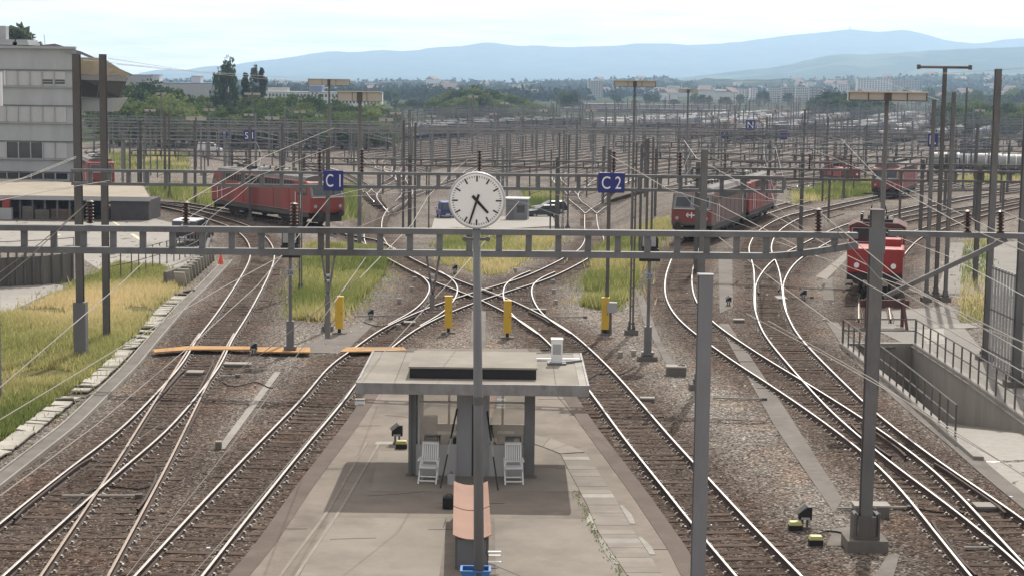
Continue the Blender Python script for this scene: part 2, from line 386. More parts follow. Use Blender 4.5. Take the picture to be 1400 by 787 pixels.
for i, (o, s0, A) in enumerate(lanes):
    build_track('lane', 'rusty siding, one of the many parallel tracks of the marshalling yard', A, False, RAILTOP if i % 4 == 0 else RAILDULL, 0.002 * (i % 7), 'parallel sidings of the marshalling yard')

# check rails and switch blades beside the running rails
def check_rail(key, side, px0, px1, gap=.115, top=RUST, dz=-.02):
    t, A = TRK[key]; p0, p1 = G(*px0, ZR), G(*px1, ZR)
    i0, i1 = sorted(int(np.argmin(np.hypot(A[:, 0] - p.x, A[:, 1] - p.y))) for p in (p0, p1))
    if i1 - i0 < 3: i1 = i0 + 3
    B = A[i0:i1 + 1] - np.array([A[0, 0], A[0, 1], 0]); n = len(B); off = side * (GA - gap); T = np.gradient(A[:, :2], axis=0)[i0:i1 + 1]; T /= np.linalg.norm(T, axis=1)[:, None]
    fl = np.zeros(n); fl[0] = fl[-1] = -side * .06; B[:, 0] += T[:, 1] * fl; B[:, 1] -= T[:, 0] * fl
    link('check_rail', rail_mesh(B, off, dz, top, PROFILE, 'check_rail'), t)
check_rail('A2', 1, (200, 690), (216, 645)); check_rail('A1', -1, (20, 700), (110, 628)); check_rail('A1', -1, (240, 505), (190, 560), .2); check_rail('A2', 1, (300, 490), (270, 540), .2)
check_rail('D', -1, (1335, 790), (1262, 705)); check_rail('D', 1, (1250, 622), (1190, 575), .2); check_rail('E', 1, (1385, 697), (1290, 632)); check_rail('E', -1, (1225, 625), (1165, 580), .2); check_rail('E', -1, (1320, 700), (1250, 645)); check_rail('D', -1, (1120, 568), (1060, 530))
check_rail('B', -1, (560, 430), (520, 450), .2); check_rail('C', 1, (760, 441), (735, 425), .2); check_rail('B', 1, (655, 408), (690, 397)); check_rail('C', -1, (645, 402), (610, 389)); check_rail('B', -1, (640, 402), (665, 392)); check_rail('C', 1, (700, 409), (665, 396))
check_rail('E', -1, (1033, 400), (1032, 375), .2); check_rail('F', 1, (1071, 395), (1076, 375), .2)

# ------------------------------------------------------------------ ground sheet
def poly_px(pts, z=0.0): return [G(x, y, z) for x, y in pts]
def inside(px, py, poly):
    c = np.zeros(px.shape, bool); n = len(poly)
    for i in range(n):
        x1, y1 = poly[i][0], poly[i][1]; x2, y2 = poly[i - 1][0], poly[i - 1][1]
        if y1 == y2: continue
        hit = ((y1 > py) != (y2 > py)) & (px < (x2 - x1) * (py - y1) / (y2 - y1) + x1); c ^= hit
    return c
GRASS = {
 'slope': [(0,606),(60,562),(130,512),(175,468),(205,428),(243,396),(236,380),(225,368),(160,362),(100,392),(60,415),(0,432),(-160,480),(-200,690)],
 'leftisland': [(402,437),(455,440),(488,415),(528,374),(526,346),(470,338),(420,342),(405,390)],
 'triangle': [(604,362),(672,377),(690,373),(742,347),(765,328),(745,318),(620,316),(600,335)],
 'rightisland': [(796,418),(835,427),(860,408),(882,360),(908,325),(915,300),(880,312),(850,325),(825,342),(800,385)],
 'backleft': [(205,268),(300,286),(300,262),(250,252),(205,256)],
 'backright': [(1083,281),(1190,267),(1190,249),(1120,260),(1083,270)],
 'farright': [(1320,254),(1420,243),(1420,228),(1310,244)],
 'midleft': [(466,302),(492,300),(490,264),(466,262)],
 'midright': [(720,290),(765,284),(765,262),(715,262)],
 'farleft': [(150,234),(258,236),(258,212),(150,208)],
 'roadside': [(1310,440),(1345,440),(1350,330),(1318,330)],
}
GW = {k: poly_px(v) for k, v in GRASS.items()}
TR_L = [G(1157, 473), G(1235, 535), G(1312, 602), G(1345, 630)]
TR_R = [G(1247, 473), G(1322, 522), G(1400, 577), G(1470, 628)]
TRENCH = TR_L + TR_R[::-1]
rows = [22.0]
while rows[-1] < 13000: rows.append(rows[-1] * 1.0065 + 0.02)
Yr = np.array(rows); NU = 460
u = np.linspace(-1, 1, NU)
XX = u[None, :] * (0.46 * Yr[:, None] + 26); YY = np.repeat(Yr[:, None], NU, 1)
px_, py_ = XX.ravel(), YY.ravel(); nv = len(px_)
from mathutils import kdtree
samples = []
for n in CL:
    samples += [tuple(p[:2]) for p in resample(CL[n], 0.5)]
for o, s0, A in lanes:
    samples += [tuple(p[:2]) for p in resample(A, 1.6)]
kd = kdtree.KDTree(len(samples))
for i, p in enumerate(samples): kd.insert((p[0], p[1], 0), i)
kd.balance()
dist = np.full(nv, 9.0)
sel = np.where((py_ < 1250) & (np.abs(px_) < 0.40 * py_ + 12))[0]
for i in sel: dist[i] = kd.find((px_[i], py_[i], 0))[2]
trk = (1 - np.clip((dist - 1.25) / 1.6, 0, 1)) * (1 - .62 * _sm(120, 220, py_)); bed = 1 - np.clip((dist - .35) / .55, 0, 1)
gr = np.zeros(nv)
for k, w in GW.items(): gr[inside(px_, py_, w)] = 1
o_ = px_ * YN[0] + py_ * YN[1]; s_ = px_ * YD[0] + py_ * YD[1]
land = np.maximum(np.clip((-254 - o_) / 6, 0, 1) * (py_ > 235), np.clip((s_ - 1130) / 30, 0, 1))
land = np.maximum(land, np.clip((o_ + 10) / 10, 0, 1) * (py_ > 235))
zz = gz(px_, py_)
zz += np.where(py_ < 260, (rng.random(nv) - 0.5) * 0.035, 0) * (1 - gr)
# grassy bank on the left rises a little towards the lot
bank = inside(px_, py_, GW['slope'])
slope_line = np.array([(p.x, p.y) for p in GW['slope'][:6]])
me = bpy.data.meshes.new('ground')
V = np.stack([px_, py_, zz], 1)
idx = np.arange(nv).reshape(len(Yr), NU)
F = np.stack([idx[:-1, :-1], idx[:-1, 1:], idx[1:, 1:], idx[1:, :-1]], -1).reshape(-1, 4)
fc = V[F].mean(1); F = F[~inside(fc[:, 0], fc[:, 1], TRENCH)]
me.vertices.add(nv); me.vertices.foreach_set('co', V.ravel())
me.loops.add(F.size); me.loops.foreach_set('vertex_index', F.ravel().astype(np.int32))
me.polygons.add(len(F)); me.polygons.foreach_set('loop_start', (np.arange(len(F)) * 4).astype(np.int32)); me.polygons.foreach_set('loop_total', np.full(len(F), 4, np.int32))
me.update(); me.validate()
for nm, arr in (('track', trk), ('bed', bed * (py_ < 200)), ('grass', gr), ('land', land)):
    at = me.attributes.new(nm, 'FLOAT', 'POINT'); at.data.foreach_set('value', arr.astype(np.float32))
ground = bpy.data.objects.new('ground', me); COL.objects.link(ground); structure(ground)
def ground_material():
    m = bpy.data.materials.new('ballast ground'); m.use_nodes = True; t = m.node_tree; t.nodes.clear(); n = t.nodes.new; L = t.links.new
    o = n('ShaderNodeOutputMaterial'); b = n('ShaderNodeBsdfPrincipled'); L(b.outputs[0], o.inputs[0]); b.inputs['Roughness'].default_value = .95; b.inputs['Specular IOR Level'].default_value = .04
    pos = n('ShaderNodeNewGeometry').outputs['Position']
    def attr(a): x = n('ShaderNodeAttribute'); x.attribute_name = a; return x.outputs['Fac']
    def noise(sc, de=5, ro=.6):
        x = n('ShaderNodeTexNoise'); x.inputs['Scale'].default_value = sc; x.inputs['Detail'].default_value = de; x.inputs['Roughness'].default_value = ro; L(pos, x.inputs['Vector']); return x.outputs['Fac']
    def ramp(f, *st):
        x = n('ShaderNodeValToRGB'); e = x.color_ramp.elements
        while len(e) < len(st): e.new(.5)
        for k, (p, c) in enumerate(st): e[k].position = p; e[k].color = (*c, 1)
        L(f, x.inputs['Fac']); return x.outputs[0]
    def mix(f, a, c, mode='MIX'):
        x = n('ShaderNodeMixRGB'); x.blend_type = mode
        if isinstance(f, float): x.inputs['Fac'].default_value = f
        else: L(f, x.inputs['Fac'])
        for k, s in (('Color1', a), ('Color2', c)):
            if isinstance(s, tuple): x.inputs[k].default_value = (*s, 1)
            else: L(s, x.inputs[k])
        return x.outputs[0]
    def math_(op, a, c):
        x = n('ShaderNodeMath'); x.operation = op; x.use_clamp = True
        for k, s in ((0, a), (1, c)):
            if isinstance(s, (int, float)): x.inputs[k].default_value = s
            else: L(s, x.inputs[k])
        return x.outputs[0]
    vo = n('ShaderNodeTexVoronoi'); vo.inputs['Scale'].default_value = 17; L(pos, vo.inputs['Vector'])
    vs = n('ShaderNodeSeparateColor'); L(vo.outputs['Color'], vs.inputs[0])
    grey = ramp(vs.outputs[0], (0, (.03, .028, .026)), (.5, (.168, .152, .134)), (.85, (.275, .253, .226)), (1, (.47, .445, .41)))
    brown = ramp(vs.outputs[0], (0, (.022, .015, .012)), (.5, (.090, .071, .060)), (.88, (.155, .130, .112)), (1, (.29, .255, .225)))
    big = noise(.09, 5, .6); med = noise(.55, 5, .65)
    tk = math_('ADD', math_('MULTIPLY', attr('track'), 1.15), math_('MULTIPLY', math_('SUBTRACT', med, .5), 1.3))
    bal = mix(tk, grey, brown)
    stain = ramp(big, (.35, (.78, .76, .74)), (.65, (1.24, 1.22, 1.18)))
    bal = mix(1.0, bal, stain, 'MULTIPLY')
    rust = ramp(noise(.28, 6, .7), (.50, (1, 1, 1)), (.66, (1.10, .93, .84)))
    bal = mix(1.0, bal, rust, 'MULTIPLY')
    oil = ramp(math_('MULTIPLY', attr('bed'), ramp(noise(.18, 5, .6), (.42, (0, 0, 0)), (.62, (1, 1, 1)))), (0, (1, 1, 1)), (1, (.55, .52, .50)))
    bal = mix(1.0, bal, oil, 'MULTIPLY')
    soil = ramp(noise(1.2, 6, .7), (.3, (.075, .085, .03)), (.6, (.17, .145, .065)))
    ge = math_('ADD', math_('MULTIPLY', attr('grass'), 1.3), math_('MULTIPLY', math_('SUBTRACT', noise(1.6, 5, .7), .62), 1.6)); ge = math_('MULTIPLY', ge, math_('ADD', attr('grass'), .12)); c = mix(ge, bal, soil)
    ln = ramp(noise(.012, 6, .6), (.40, (.022, .036, .016)), (.55, (.045, .06, .025)), (.68, (.085, .09, .045)))
    c = mix(attr('land'), c, ln)
    L(c, b.inputs['Base Color'])
    bp = n('ShaderNodeBump'); bp.inputs['Strength'].default_value = .9; bp.inputs['Distance'].default_value = .05; L(vo.outputs['Distance'], bp.inputs['Height']); bp.invert = True
    L(bp.outputs[0], b.inputs['Normal'])
    return m
me.materials.append(ground_material())

# grass: many small blades in the patches drawn above
def grass_material():
    m = bpy.data.materials.new('meadow grass'); m.use_nodes = True; t = m.node_tree; t.nodes.clear(); n = t.nodes.new; L = t.links.new
    o = n('ShaderNodeOutputMaterial'); b = n('ShaderNodeBsdfPrincipled'); b.inputs['Roughness'].default_value = .7; b.inputs['Specular IOR Level'].default_value = .2
    tr = n('ShaderNodeBsdfTranslucent'); ms = n('ShaderNodeMixShader'); ms.inputs[0].default_value = .4
    L(b.outputs[0], ms.inputs[1]); L(tr.outputs[0], ms.inputs[2]); L(ms.outputs[0], o.inputs[0])
    at = n('ShaderNodeAttribute'); at.attribute_name = 'tone'
    r = n('ShaderNodeValToRGB'); e = r.color_ramp.elements
    e[0].position = 0; e[0].color = (.13, .175, .05, 1); e[1].position = 1; e[1].color = (.66, .55, .31, 1)
    x = e.new(.45); x.color = (.29, .315, .105, 1); x = e.new(.7); x.color = (.49, .435, .20, 1)
    L(at.outputs['Fac'], r.inputs['Fac']); L(r.outputs[0], b.inputs['Base Color']); L(r.outputs[0], tr.inputs['Color']); return m
GRM = grass_material()
from mathutils import noise as mnoise
def grass_patch(key, n, h0, h1, dry, w=.022):
    w_ = np.array([(p.x, p.y) for p in GW[key]]); lo, hi = w_.min(0), w_.max(0); pts = []
    while len(pts) < n:
        c = lo + rng.random((n, 2)) * (hi - lo); c = c[inside(c[:, 0], c[:, 1], GW[key])]; pts += c.tolist()
    p = np.array(pts[:n]); out = rng.random(n) < .14; p[out] += rng.normal(0, .55, (int(out.sum()), 2))
    dens = np.array([mnoise.noise(Vector((x * .35, y * .22, 4.0))) for x, y in p]); tone0 = np.array([mnoise.noise(Vector((x * .12, y * .08, 9.0))) for x, y in p])
    keep = dens > -.55 + rng.random(n) * .35; p, dens, tone0 = p[keep], dens[keep], tone0[keep]; n = len(p)
    z = gz(p[:, 0], p[:, 1]); hh = (h0 + (h1 - h0) * rng.random(n)) * (0.75 + .6 * np.clip(dens + .3, 0, 1)); a = rng.random(n) * 6.283
    ww = w * (.6 + .8 * rng.random(n)) * (1 + p[:, 1] / 160); lean = .35 * hh
    dx, dy = np.cos(a), np.sin(a); b2 = rng.random(n) * 6.283
    V = np.zeros((n, 3, 3)); V[:, 0] = np.stack([p[:, 0] - dx * ww, p[:, 1] - dy * ww, z - .03], 1); V[:, 1] = np.stack([p[:, 0] + dx * ww, p[:, 1] + dy * ww, z - .03], 1)
    V[:, 2] = np.stack([p[:, 0] + np.cos(b2) * lean, p[:, 1] + np.sin(b2) * lean, z + hh], 1)
    me = bpy.data.meshes.new('grass'); me.from_pydata(V.reshape(-1, 3).tolist(), [], np.arange(n * 3).reshape(-1, 3).tolist())
    at = me.attributes.new('tone', 'FLOAT', 'POINT'); at.data.foreach_set('value', np.repeat(np.clip(dry + tone0 * .9 + rng.normal(0, .17, n), 0, 1), 3).astype(np.float32))
    me.materials.append(GRM); o = bpy.data.objects.new('grass', me); COL.objects.link(o)
    return o
GL = {'slope': 'tall half-dry meadow grass on the bank below the parking lot', 'leftisland': 'green grass and weeds round the mast below the blue C 1 sign',
 'triangle': 'grass triangle behind the diamond crossing', 'rightisland': 'green weeds round the masts below the blue C 2 sign', 'backleft': 'strip of grass between shed and red locomotive',
 'backright': 'strip of grass between the two red locomotives on the right', 'farright': 'yellow-green grass beside the white tank wagons', 'midleft': 'small green tuft strip behind the red locomotive front',
 'midright': 'green verge beside the dark parked cars', 'farleft': 'grass in front of the trees on the left', 'roadside': 'dry weeds beside the grey slatted fence'}
for k, (n, a, b_, d) in {'slope': (170000, .14, .42, .56), 'leftisland': (50000, .2, .62, .36), 'triangle': (50000, .15, .5, .58), 'rightisland': (50000, .2, .75, .40), 'backleft': (9000, .4, 1.1, .2),
  'backright': (9000, .4, 1.2, .25), 'farright': (6000, .4, 1.0, .5), 'midleft': (3000, .5, 1.4, .1), 'midright': (5000, .5, 1.5, .15), 'farleft': (5000, .4, 1.0, .4), 'roadside': (1500, .15, .5, .45)}.items():
    tag(grass_patch(k, n, a, b_, d), GL[k], 'grass', kind='stuff')

# ------------------------------------------------------------------ platform, ramp, paved areas
ASPH = mat('old platform asphalt', (0.205, 0.178, 0.148), 0.95, 0, 0.16, 0.9, 0.3, coord='pos', dirt=(0.135, 0.116, 0.097), spec=.2)
ASPHD = mat('dark platform edge asphalt', (0.125, 0.100, 0.083), 0.95, 0, 0.18, 1.2, 0.3, coord='pos', dirt=(.10, .08, .066), spec=.2)
PATCH = mat('repaired asphalt patch', (0.232, 0.208, 0.176), 0.95, 0, 0.14, 0.7, 0.25, coord='pos', dirt=(0.168, 0.148, 0.125), spec=.2)
LOT = mat('worn parking asphalt', (0.27, 0.255, 0.228), 0.92, 0, 0.12, 0.5, 0.1, coord='pos', dirt=(0.225, 0.21, 0.19))
ZP = 0.18
def flat(pts, z): return [GZ(x, y, z) for x, y in pts]
pl_L = [(240,870),(312,787),(350,743),(408,660),(471,580),(502,535),(528,503),(556,476)]
pl_R = [(1030,880),(958,787),(942,753.5),(884,672),(813,580),(786,539),(762,508),(736,476)]
plat = MB().slab(flat(pl_L + pl_R[::-1], ZP), .3, ASPH).obj('platform'); structure(plat)
def strip(pl, off0, off1, z, m, name, th=.02, kind='structure'):
    A = smooth(resample(flat(pl, z), .5), 4); T = np.gradient(A[:, :2], axis=0); T /= np.linalg.norm(T, axis=1)[:, None]; N = np.stack([T[:, 1], -T[:, 0]], 1)
    b = MB(); vs = []
    for i in range(len(A)):
        for o in (off0, off1): vs.append((A[i, 0] + N[i, 0] * o, A[i, 1] + N[i, 1] * o, z)); 
    vs2 = [(x, y, zz_ - th) for x, y, zz_ in vs]; n = len(vs); fs = []
    for i in range(len(A) - 1):
        a = 2 * i; fs += [(a, a + 1, a + 3, a + 2), (n + a, n + a + 2, n + a + 3, n + a + 1), (a, a + 2, n + a + 2, n + a), (a + 1, n + a + 1, n + a + 3, a + 3)]
    b.add(vs + vs2, fs, m); o = b.obj(name)
    if kind: tag(o, kind=kind)
    return o
strip(pl_L, -.02, .46, ZP + .012, ASPHD, 'platform_kerb', .3); strip(pl_R, -.46, .02, ZP + .012, ASPHD, 'platform_kerb', .3)
# asphalt patches and the light strips of the old cable channel on the left of the platform
def sheet(pts, z, m, name): return structure(MB().slab(flat(pts, z), .01, m).obj(name))
sheet([(452,707),(612,708),(600,790),(575,880),(360,880)], ZP + .004, PATCH, 'platform_patch')
sheet([(507,671),(518,616),(560,616),(560,634),(780,640),(800,671)], ZP + .006, PATCH, 'platform_patch')
sheet([(676,708),(800,709),(860,800),(905,880),(680,880)], ZP + .005, PATCH, 'platform_patch')
JOINT = mat('dark joint tar', (.05, .042, .036), .95, 0, .3, 3.0)
for pl in ([(744,520),(800,585),(862,672),(920,753),(960,830)], [(500,560),(452,617),(395,690),(345,760)]): strip(pl, -.012, .012, ZP + .009, JOINT, 'platform_joint', .004)
for q in ([(455,582),(520,581)], [(610,708),(606,720)], [(350,722),(420,722)], [(760,640),(812,640)], [(893,750),(925,750)], [(735,545),(775,545)], [(430,640),(470,640)]): strip([q[0], ((q[0][0] + q[1][0]) / 2, (q[0][1] + q[1][1]) / 2 + .6), q[1]], -.01, .01, ZP + .009, JOINT, 'platform_joint', .004)
rc = random.Random(11)
for k in range(9):
    x, y = rc.uniform(420, 860), rc.uniform(560, 790)
    if not (np.interp(y, [535, 580, 743, 787], [505, 475, 352, 315]) + 25 < x < np.interp(y, [539, 580, 672, 787], [780, 808, 878, 950]) - 25) or (560 < x < 735 and y < 655): continue
    a_ = rc.gauss(0, .12); q = [(x, y)]
    for j in range(rc.randint(4, 9)): a_ += rc.gauss(0, .14); q.append((q[-1][0] + 9 * math.cos(a_), q[-1][1] + 5 * math.sin(a_)))
    strip(q, -.007, .007, ZP + .0095 + .0002 * k, JOINT, 'platform_crack', .004)
chan = thing('cable_channel', 'flush concrete cable channel of two pale strips on the left half of the platform', 'cable channel', (0, 0, 0))
for a in ([(340,862),(382,787),(447,700),(501,604)], [(366,862),(404,787),(463,700),(518,606)]):
    o = strip(a, -.04, .04, ZP + .011, mat('channel strip', (.245, .222, .19), .95, 0, .2, 2, rnd=.1, spec=.1), 'edge_strip', .05, None); o.parent = chan
for a in ([(515,603),(538,603),(538,607),(512,607)],): MB().slab(flat(a, ZP + .012), .05, CONC).obj('end_strip', chan)
duct = thing('cable_duct', 'row of pale concrete duct lids bending along the right half of the platform', 'cable duct', (0, 0, 0))
LIDC = mat('duct lid concrete', (0.235, 0.213, 0.182), .95, 0, .15, 1.5, .2, rnd=.10, dirt=(.19, .17, .145), spec=.15)
lx = lambda y: float(np.interp(y, [619, 642, 690, 727, 787, 862], [766, 777, 802.5, 818, 858, 900])); rx_ = lambda y: float(np.interp(y, [617, 634, 672, 727, 787, 862], [800, 812, 837, 868, 908, 956]))
cells = []
bl_ = [(731, 606), (742, 610), (754, 614.5), (766, 619.5)]; bt_ = [(731, 594), (752, 598), (776, 607), (800, 617)]
for i in range(3): cells.append([bl_[i], bt_[i], bt_[i + 1], bl_[i + 1]])
Ys = [GZ(780, 619.5, ZP).y - .43 * k for k in range(34)]
row = lambda Y: 393.5 - 0 + (YH - 393.5) + (H - ZP) * FPX / Y / math.cos(PITCH) ** 2 * 1.0
def pxrow(Y):
    lo, hi = 560.0, 900.0
    for _ in range(40):
        m_ = (lo + hi) / 2
        if GZ(800, m_, ZP).y > Y: lo = m_
        else: hi = m_
    return lo
ry = [pxrow(Y) for Y in Ys if Y > 37]
for y0, y1 in zip(ry[:-1], ry[1:]): cells.append([(lx(y0), y0), (rx_(y0), y0), (rx_(y1), y1), (lx(y1), y1)])
for i, c in enumerate(cells):
    q = [GZ(x, y, ZP + .02) for x, y in c]; m_ = sum(q, Vector()) / 4; q = [m_ + (p - m_) * .972 + Vector((0, 0, .006 * (i * 7 % 5) / 5)) for p in q]
    MB().slab(q, .06, CONC if i % 11 in (4, 15) else LIDC).obj('lid', duct)
dl = resample([GZ(lx(y), y, ZP + .02) for y in ry], .3)
def along(Q, t):
    f = t * (len(Q) - 1); i = min(int(f), len(Q) - 2); return Vector(Q[i] + (Q[i + 1] - Q[i]) * (f - i))
for sgn, ex, ys in ((-1, lx, (700, 712, 724)), (-1, lx, (735, 750, 770)), (1, rx_, (690, 702, 715)), (1, rx_, (733, 745, 757))):
    q = [GZ(ex(y), y, ZP + .015) for y in ys]; b = MB(); w_ = Vector((.14 * sgn, 0, 0)); b.slab([q[0], q[1], q[2], q[2] + w_, q[1] + w_ * 1.3, q[0] + w_ * .6], .05, CONC); b.obj('edge_strip', duct)
weeds = MB()
for i in range(170):
    t = random.random(); p = along(dl, .35 + .6 * t) + Vector((random.gauss(-.12, .06), random.gauss(0, .1), 0)); h = random.uniform(.02, .06)
    a = random.random() * 6.28; weeds.add([p + Vector((-.02, 0, 0)), p + Vector((.02, 0, 0)), p + Vector((math.cos(a) * .03, math.sin(a) * .03, h))], [(0, 1, 2)], GRM)
tag(weeds.obj('weeds'), 'thin line of green weeds along the platform duct lids', 'weeds', kind='stuff')

# concrete ramp on the right: floor falling away from the camera, walls, copings
ramp = thing('concrete_ramp', 'sunken concrete ramp falling away between railings on the right', 'ramp', (0, 0, 0))
bot = [Vector((p.x, p.y, z)) for p, z in zip(TR_L, (-3.1, -1.7, -.25, 0.0))]; botr = [Vector((p.x, p.y, z)) for p, z in zip(TR_R, (-3.1, -1.7, -.35, 0.0))]
fl = MB(); fs = [(i, 4 + i, 5 + i, 1 + i) for i in range(3)]; fl.add(bot + botr, fs, mat('apron concrete', (.25, .235, .205))); fl.obj('ramp_floor', ramp)
def wall_between(tops, bots, th, out, m):
    b = MB(); n = len(tops)
    o = [Vector(out(i)) * th for i in range(n)]
    for i in range(n - 1):
        q = [tops[i], tops[i + 1], bots[i + 1] - Vector((0, 0, .2)), bots[i] - Vector((0, 0, .2))]
        b.add(q + [q[0] + o[i], q[1] + o[i + 1], q[2] + o[i + 1], q[3] + o[i]], [(0, 1, 2, 3), (7, 6, 5, 4), (0, 4, 5, 1), (1, 5, 6, 2), (2, 6, 7, 3), (3, 7, 4, 0)], m)
    return b
RWALL = mat('ramp wall concrete', (0.25, 0.235, 0.21), .9, 0, .16, 1.0, .2, streak=.25, coord='pos', dirt=(.20, .18, .16))
up = Vector((0, 0, .14))
wall_between([p + up for p in TR_R], botr, .3, lambda i: (1, -.25, 0), RWALL).obj('side_wall', ramp)
wall_between([p + up for p in TR_L], bot, .3, lambda i: (-1, .25, 0), RWALL).obj('side_wall', ramp)
wall_between([TR_L[0] + up * .9, TR_R[0] + up * .9], [bot[0], botr[0]], .3, lambda i: (0, 1, 0), RWALL).obj('end_wall', ramp)
def railing(name, label, pts, h=1.05, step=1.15, bars=2, m=DKSTEEL, r=.03):
    t = thing(name, label, 'railing', (0, 0, 0)); A = resample(pts, step)
    for p in A: MB().bar(p, Vector(p) + Vector((0, 0, h)), r * 1.9, m).obj('post', t)
    for k in range(bars):
        z = h - .02 - k * h * .48; MB().tube([Vector(p) + Vector((0, 0, z)) for p in A], r, m, 5).obj('rail', t)
    return t
railing('ramp_railing', 'steel railing along the track side of the concrete ramp', [p + Vector((-.15, 0, .14)) for p in TR_L[:3]] )
railing('ramp_railing', 'steel railing along the far right wall of the concrete ramp', [p + Vector((.15, 0, .14)) for p in TR_R], 1.05, 1.25)
railing('ramp_railing', 'short steel railing across the closed end of the concrete ramp', [TR_L[0] + Vector((-.15, .15, .14)), TR_R[0] + Vector((.15, .15, .14))], 1.05, 1.3)
structure(strip([(1130,440),(1150,470),(1180,506),(1240,560),(1300,610),(1345,650),(1400,695)], -.55, .0, .03, CONCD, 'ramp_path', .05))
sheet([(1345,632),(1400,690),(1480,760),(1600,760),(1500,640),(1470,630)], .012, mat('apron concrete', (.25, .235, .205), .95, 0, .15, .8, .15, coord='pos', dirt=(.20, .185, .165)), 'ramp_apron')
# paved yard on the right and the pale duct crossing it
sheet([(1205,425),(1300,418),(1312,440),(1345,480),(1400,530),(1480,600),(1472,630),(1400,580),(1322,524),(1247,474),(1200,452)], .016, mat('yard concrete', (.205, .192, .17), .95, 0, .15, .6, .15, coord='pos', dirt=(.165, .155, .138)), 'paved_yard')
sheet([(1312,408),(1400,405),(1400,330),(1300,332),(1296,352),(1280,400)], .013, mat('yard concrete', (.2, .19, .17)), 'paved_yard')
sheet([(1192,447),(1335,441),(1337,447),(1192,455)], .022, CONC, 'concrete_path'); sheet([(1254,452),(1290,447),(1292,470),(1268,470)], .026, CONC, 'concrete_path')
sheet([(1124,382),(1138,382),(1140,410),(1126,410)], .02, CONCD, 'concrete_path'); sheet([(1115,378),(1168,336),(1176,336),(1130,382)], .024, mat('duct lid concrete', (.3, .285, .255)), 'concrete_path')
sheet([(982,345),(1001,345),(1002,420),(984,428)], .02, CONCD, 'concrete_path'); sheet([(982,442),(996,442),(1075,560),(1152,682),(1140,700),(1058,580)], .02, CONCD, 'concrete_path')
sheet([(645,425),(664,425),(664,476),(643,476)], .018, CONCD, 'concrete_path'); sheet([(868,395),(876,395),(905,470),(925,500),(912,500),(880,440)], .018, CONCD, 'concrete_path')
sheet([(296,613),(307,613),(384,508),(375,508)], .02, CONC, 'concrete_path'); sheet([(385,482),(470,482),(515,440),(498,440)], .015, CONCD, 'concrete_path')
sheet([(1140,722),(1180,716),(1186,745),(1130,745)], .018, CONCD, 'concrete_path')
sheet([(1195,787),(1214,757),(1230,757),(1215,810),(1190,840)], .018, CONCD, 'concrete_path')
# parking lot and lower road on the left
sheet([(-60,302),(150,304),(206,298),(250,308),(285,325),(292,345),(240,385),(150,378),(100,345),(-60,345)], .012, LOT, 'parking_lot')
sheet([(-80,388),(60,386),(98,392),(60,404),(0,432),(-160,480)], .014, LOT, 'lower_road')
PAINT = mat('faded yellow road paint', (.62, .56, .36), .8, 0, .15, 2.0)
for q in ([(178,320),(183,320),(197,329),(192,329)], [(153,303),(156,303),(169,311),(166,311)], [(58,312),(60,312),(84,322),(80,322)]): sheet(q, .02, PAINT, 'road_marking')
sheet([(590,316),(600,290),(640,285),(700,282),(758,292),(762,312)], -5.4, LOT, 'parking_lot') if False else None
def drape(pts, dz, m, name):
    b = MB(); b.slab([G(x, y, dz) for x, y in pts], .03, m); return structure(b.obj(name))
drape([(590,312),(594,298),(650,297),(755,295),(760,309),(690,313)], .06, LOT, 'access_road')

# ------------------------------------------------------------------ signal hut on the platform
GLZ = bpy.data.materials.new('hut window glass'); GLZ.use_nodes = True
_t = GLZ.node_tree; _t.nodes.clear(); _o = _t.nodes.new('ShaderNodeOutputMaterial'); _m = _t.nodes.new('ShaderNodeMixShader'); _a = _t.nodes.new('ShaderNodeBsdfTransparent'); _g = _t.nodes.new('ShaderNodeBsdfGlossy')
_g.inputs['Roughness'].default_value = .03; _a.inputs['Color'].default_value = (.85, .85, .83, 1); _m.inputs[0].default_value = .26
_t.links.new(_a.outputs[0], _m.inputs[1]); _t.links.new(_g.outputs[0], _m.inputs[2]); _t.links.new(_m.outputs[0], _o.inputs[0])
HUTW = mat('hut wall panel', (.40, .40, .39), .7, 0, .1, 1.5, streak=.4); HUTD = mat('hut dark steel', (.16, .16, .162), .6, .2, .15, 2.0)
ROOFM = mat('hut roof membrane', (.27, .252, .215), .95, 0, .14, 1.2, .2, dirt=(.215, .198, .17), spec=.15); FASC = mat('hut fascia zinc', (.25, .245, .24), .6, .1, .3, 2.5, streak=.5, dirt=(.13, .12, .115))
fb = GZ(647, 650, ZP); YF = fb.y; xl, xr = GZ(564, 650, ZP).x, GZ(730, 650, ZP).x
hut = thing('signal_hut', 'flat-roofed grey service hut with two windows standing on the platform', 'hut', (0, 0, 0))
rl, rr = GZ(488, 523, 3.1), GZ(805, 530, 3.1); ry0 = rl.y; ry1 = GZ(640, 481, 3.1).y
b = MB(); b.box(((rl.x + rr.x) / 2, (ry0 + ry1) / 2, 2.965), (rr.x - rl.x - .04, ry1 - ry0 - .04, .25), ROOFM)
roof = b.obj('roof', hut)
b = MB(); cx, cy = (rl.x + rr.x) / 2, (ry0 + ry1) / 2; wx, wy = rr.x - rl.x, ry1 - ry0
for c, d in (((cx, ry0, 2.96), (wx + .06, .06, .31)), ((cx, ry1, 2.96), (wx + .06, .06, .31)), ((rl.x, cy, 2.961), (.06, wy - .06, .312)), ((rr.x, cy, 2.961), (.06, wy - .06, .312))): b.box(c, d, FASC)
b.obj('fascia', roof)
bl, br_ = GZ(560, 516, 3.1), GZ(733, 517, 3.1)
MB().box(((bl.x + br_.x) / 2, bl.y + 1.42, 3.24), (br_.x - bl.x, 2.84, .30), mat('upstand bitumen', (.03, .028, .03), .9, 0, .2, 2)).obj('roof_upstand', roof)
MB().box(((bl.x + br_.x) / 2, bl.y + 1.42, 3.4), (br_.x - bl.x + .06, 2.92, .05), ROOFM).obj('roof_cover', roof)
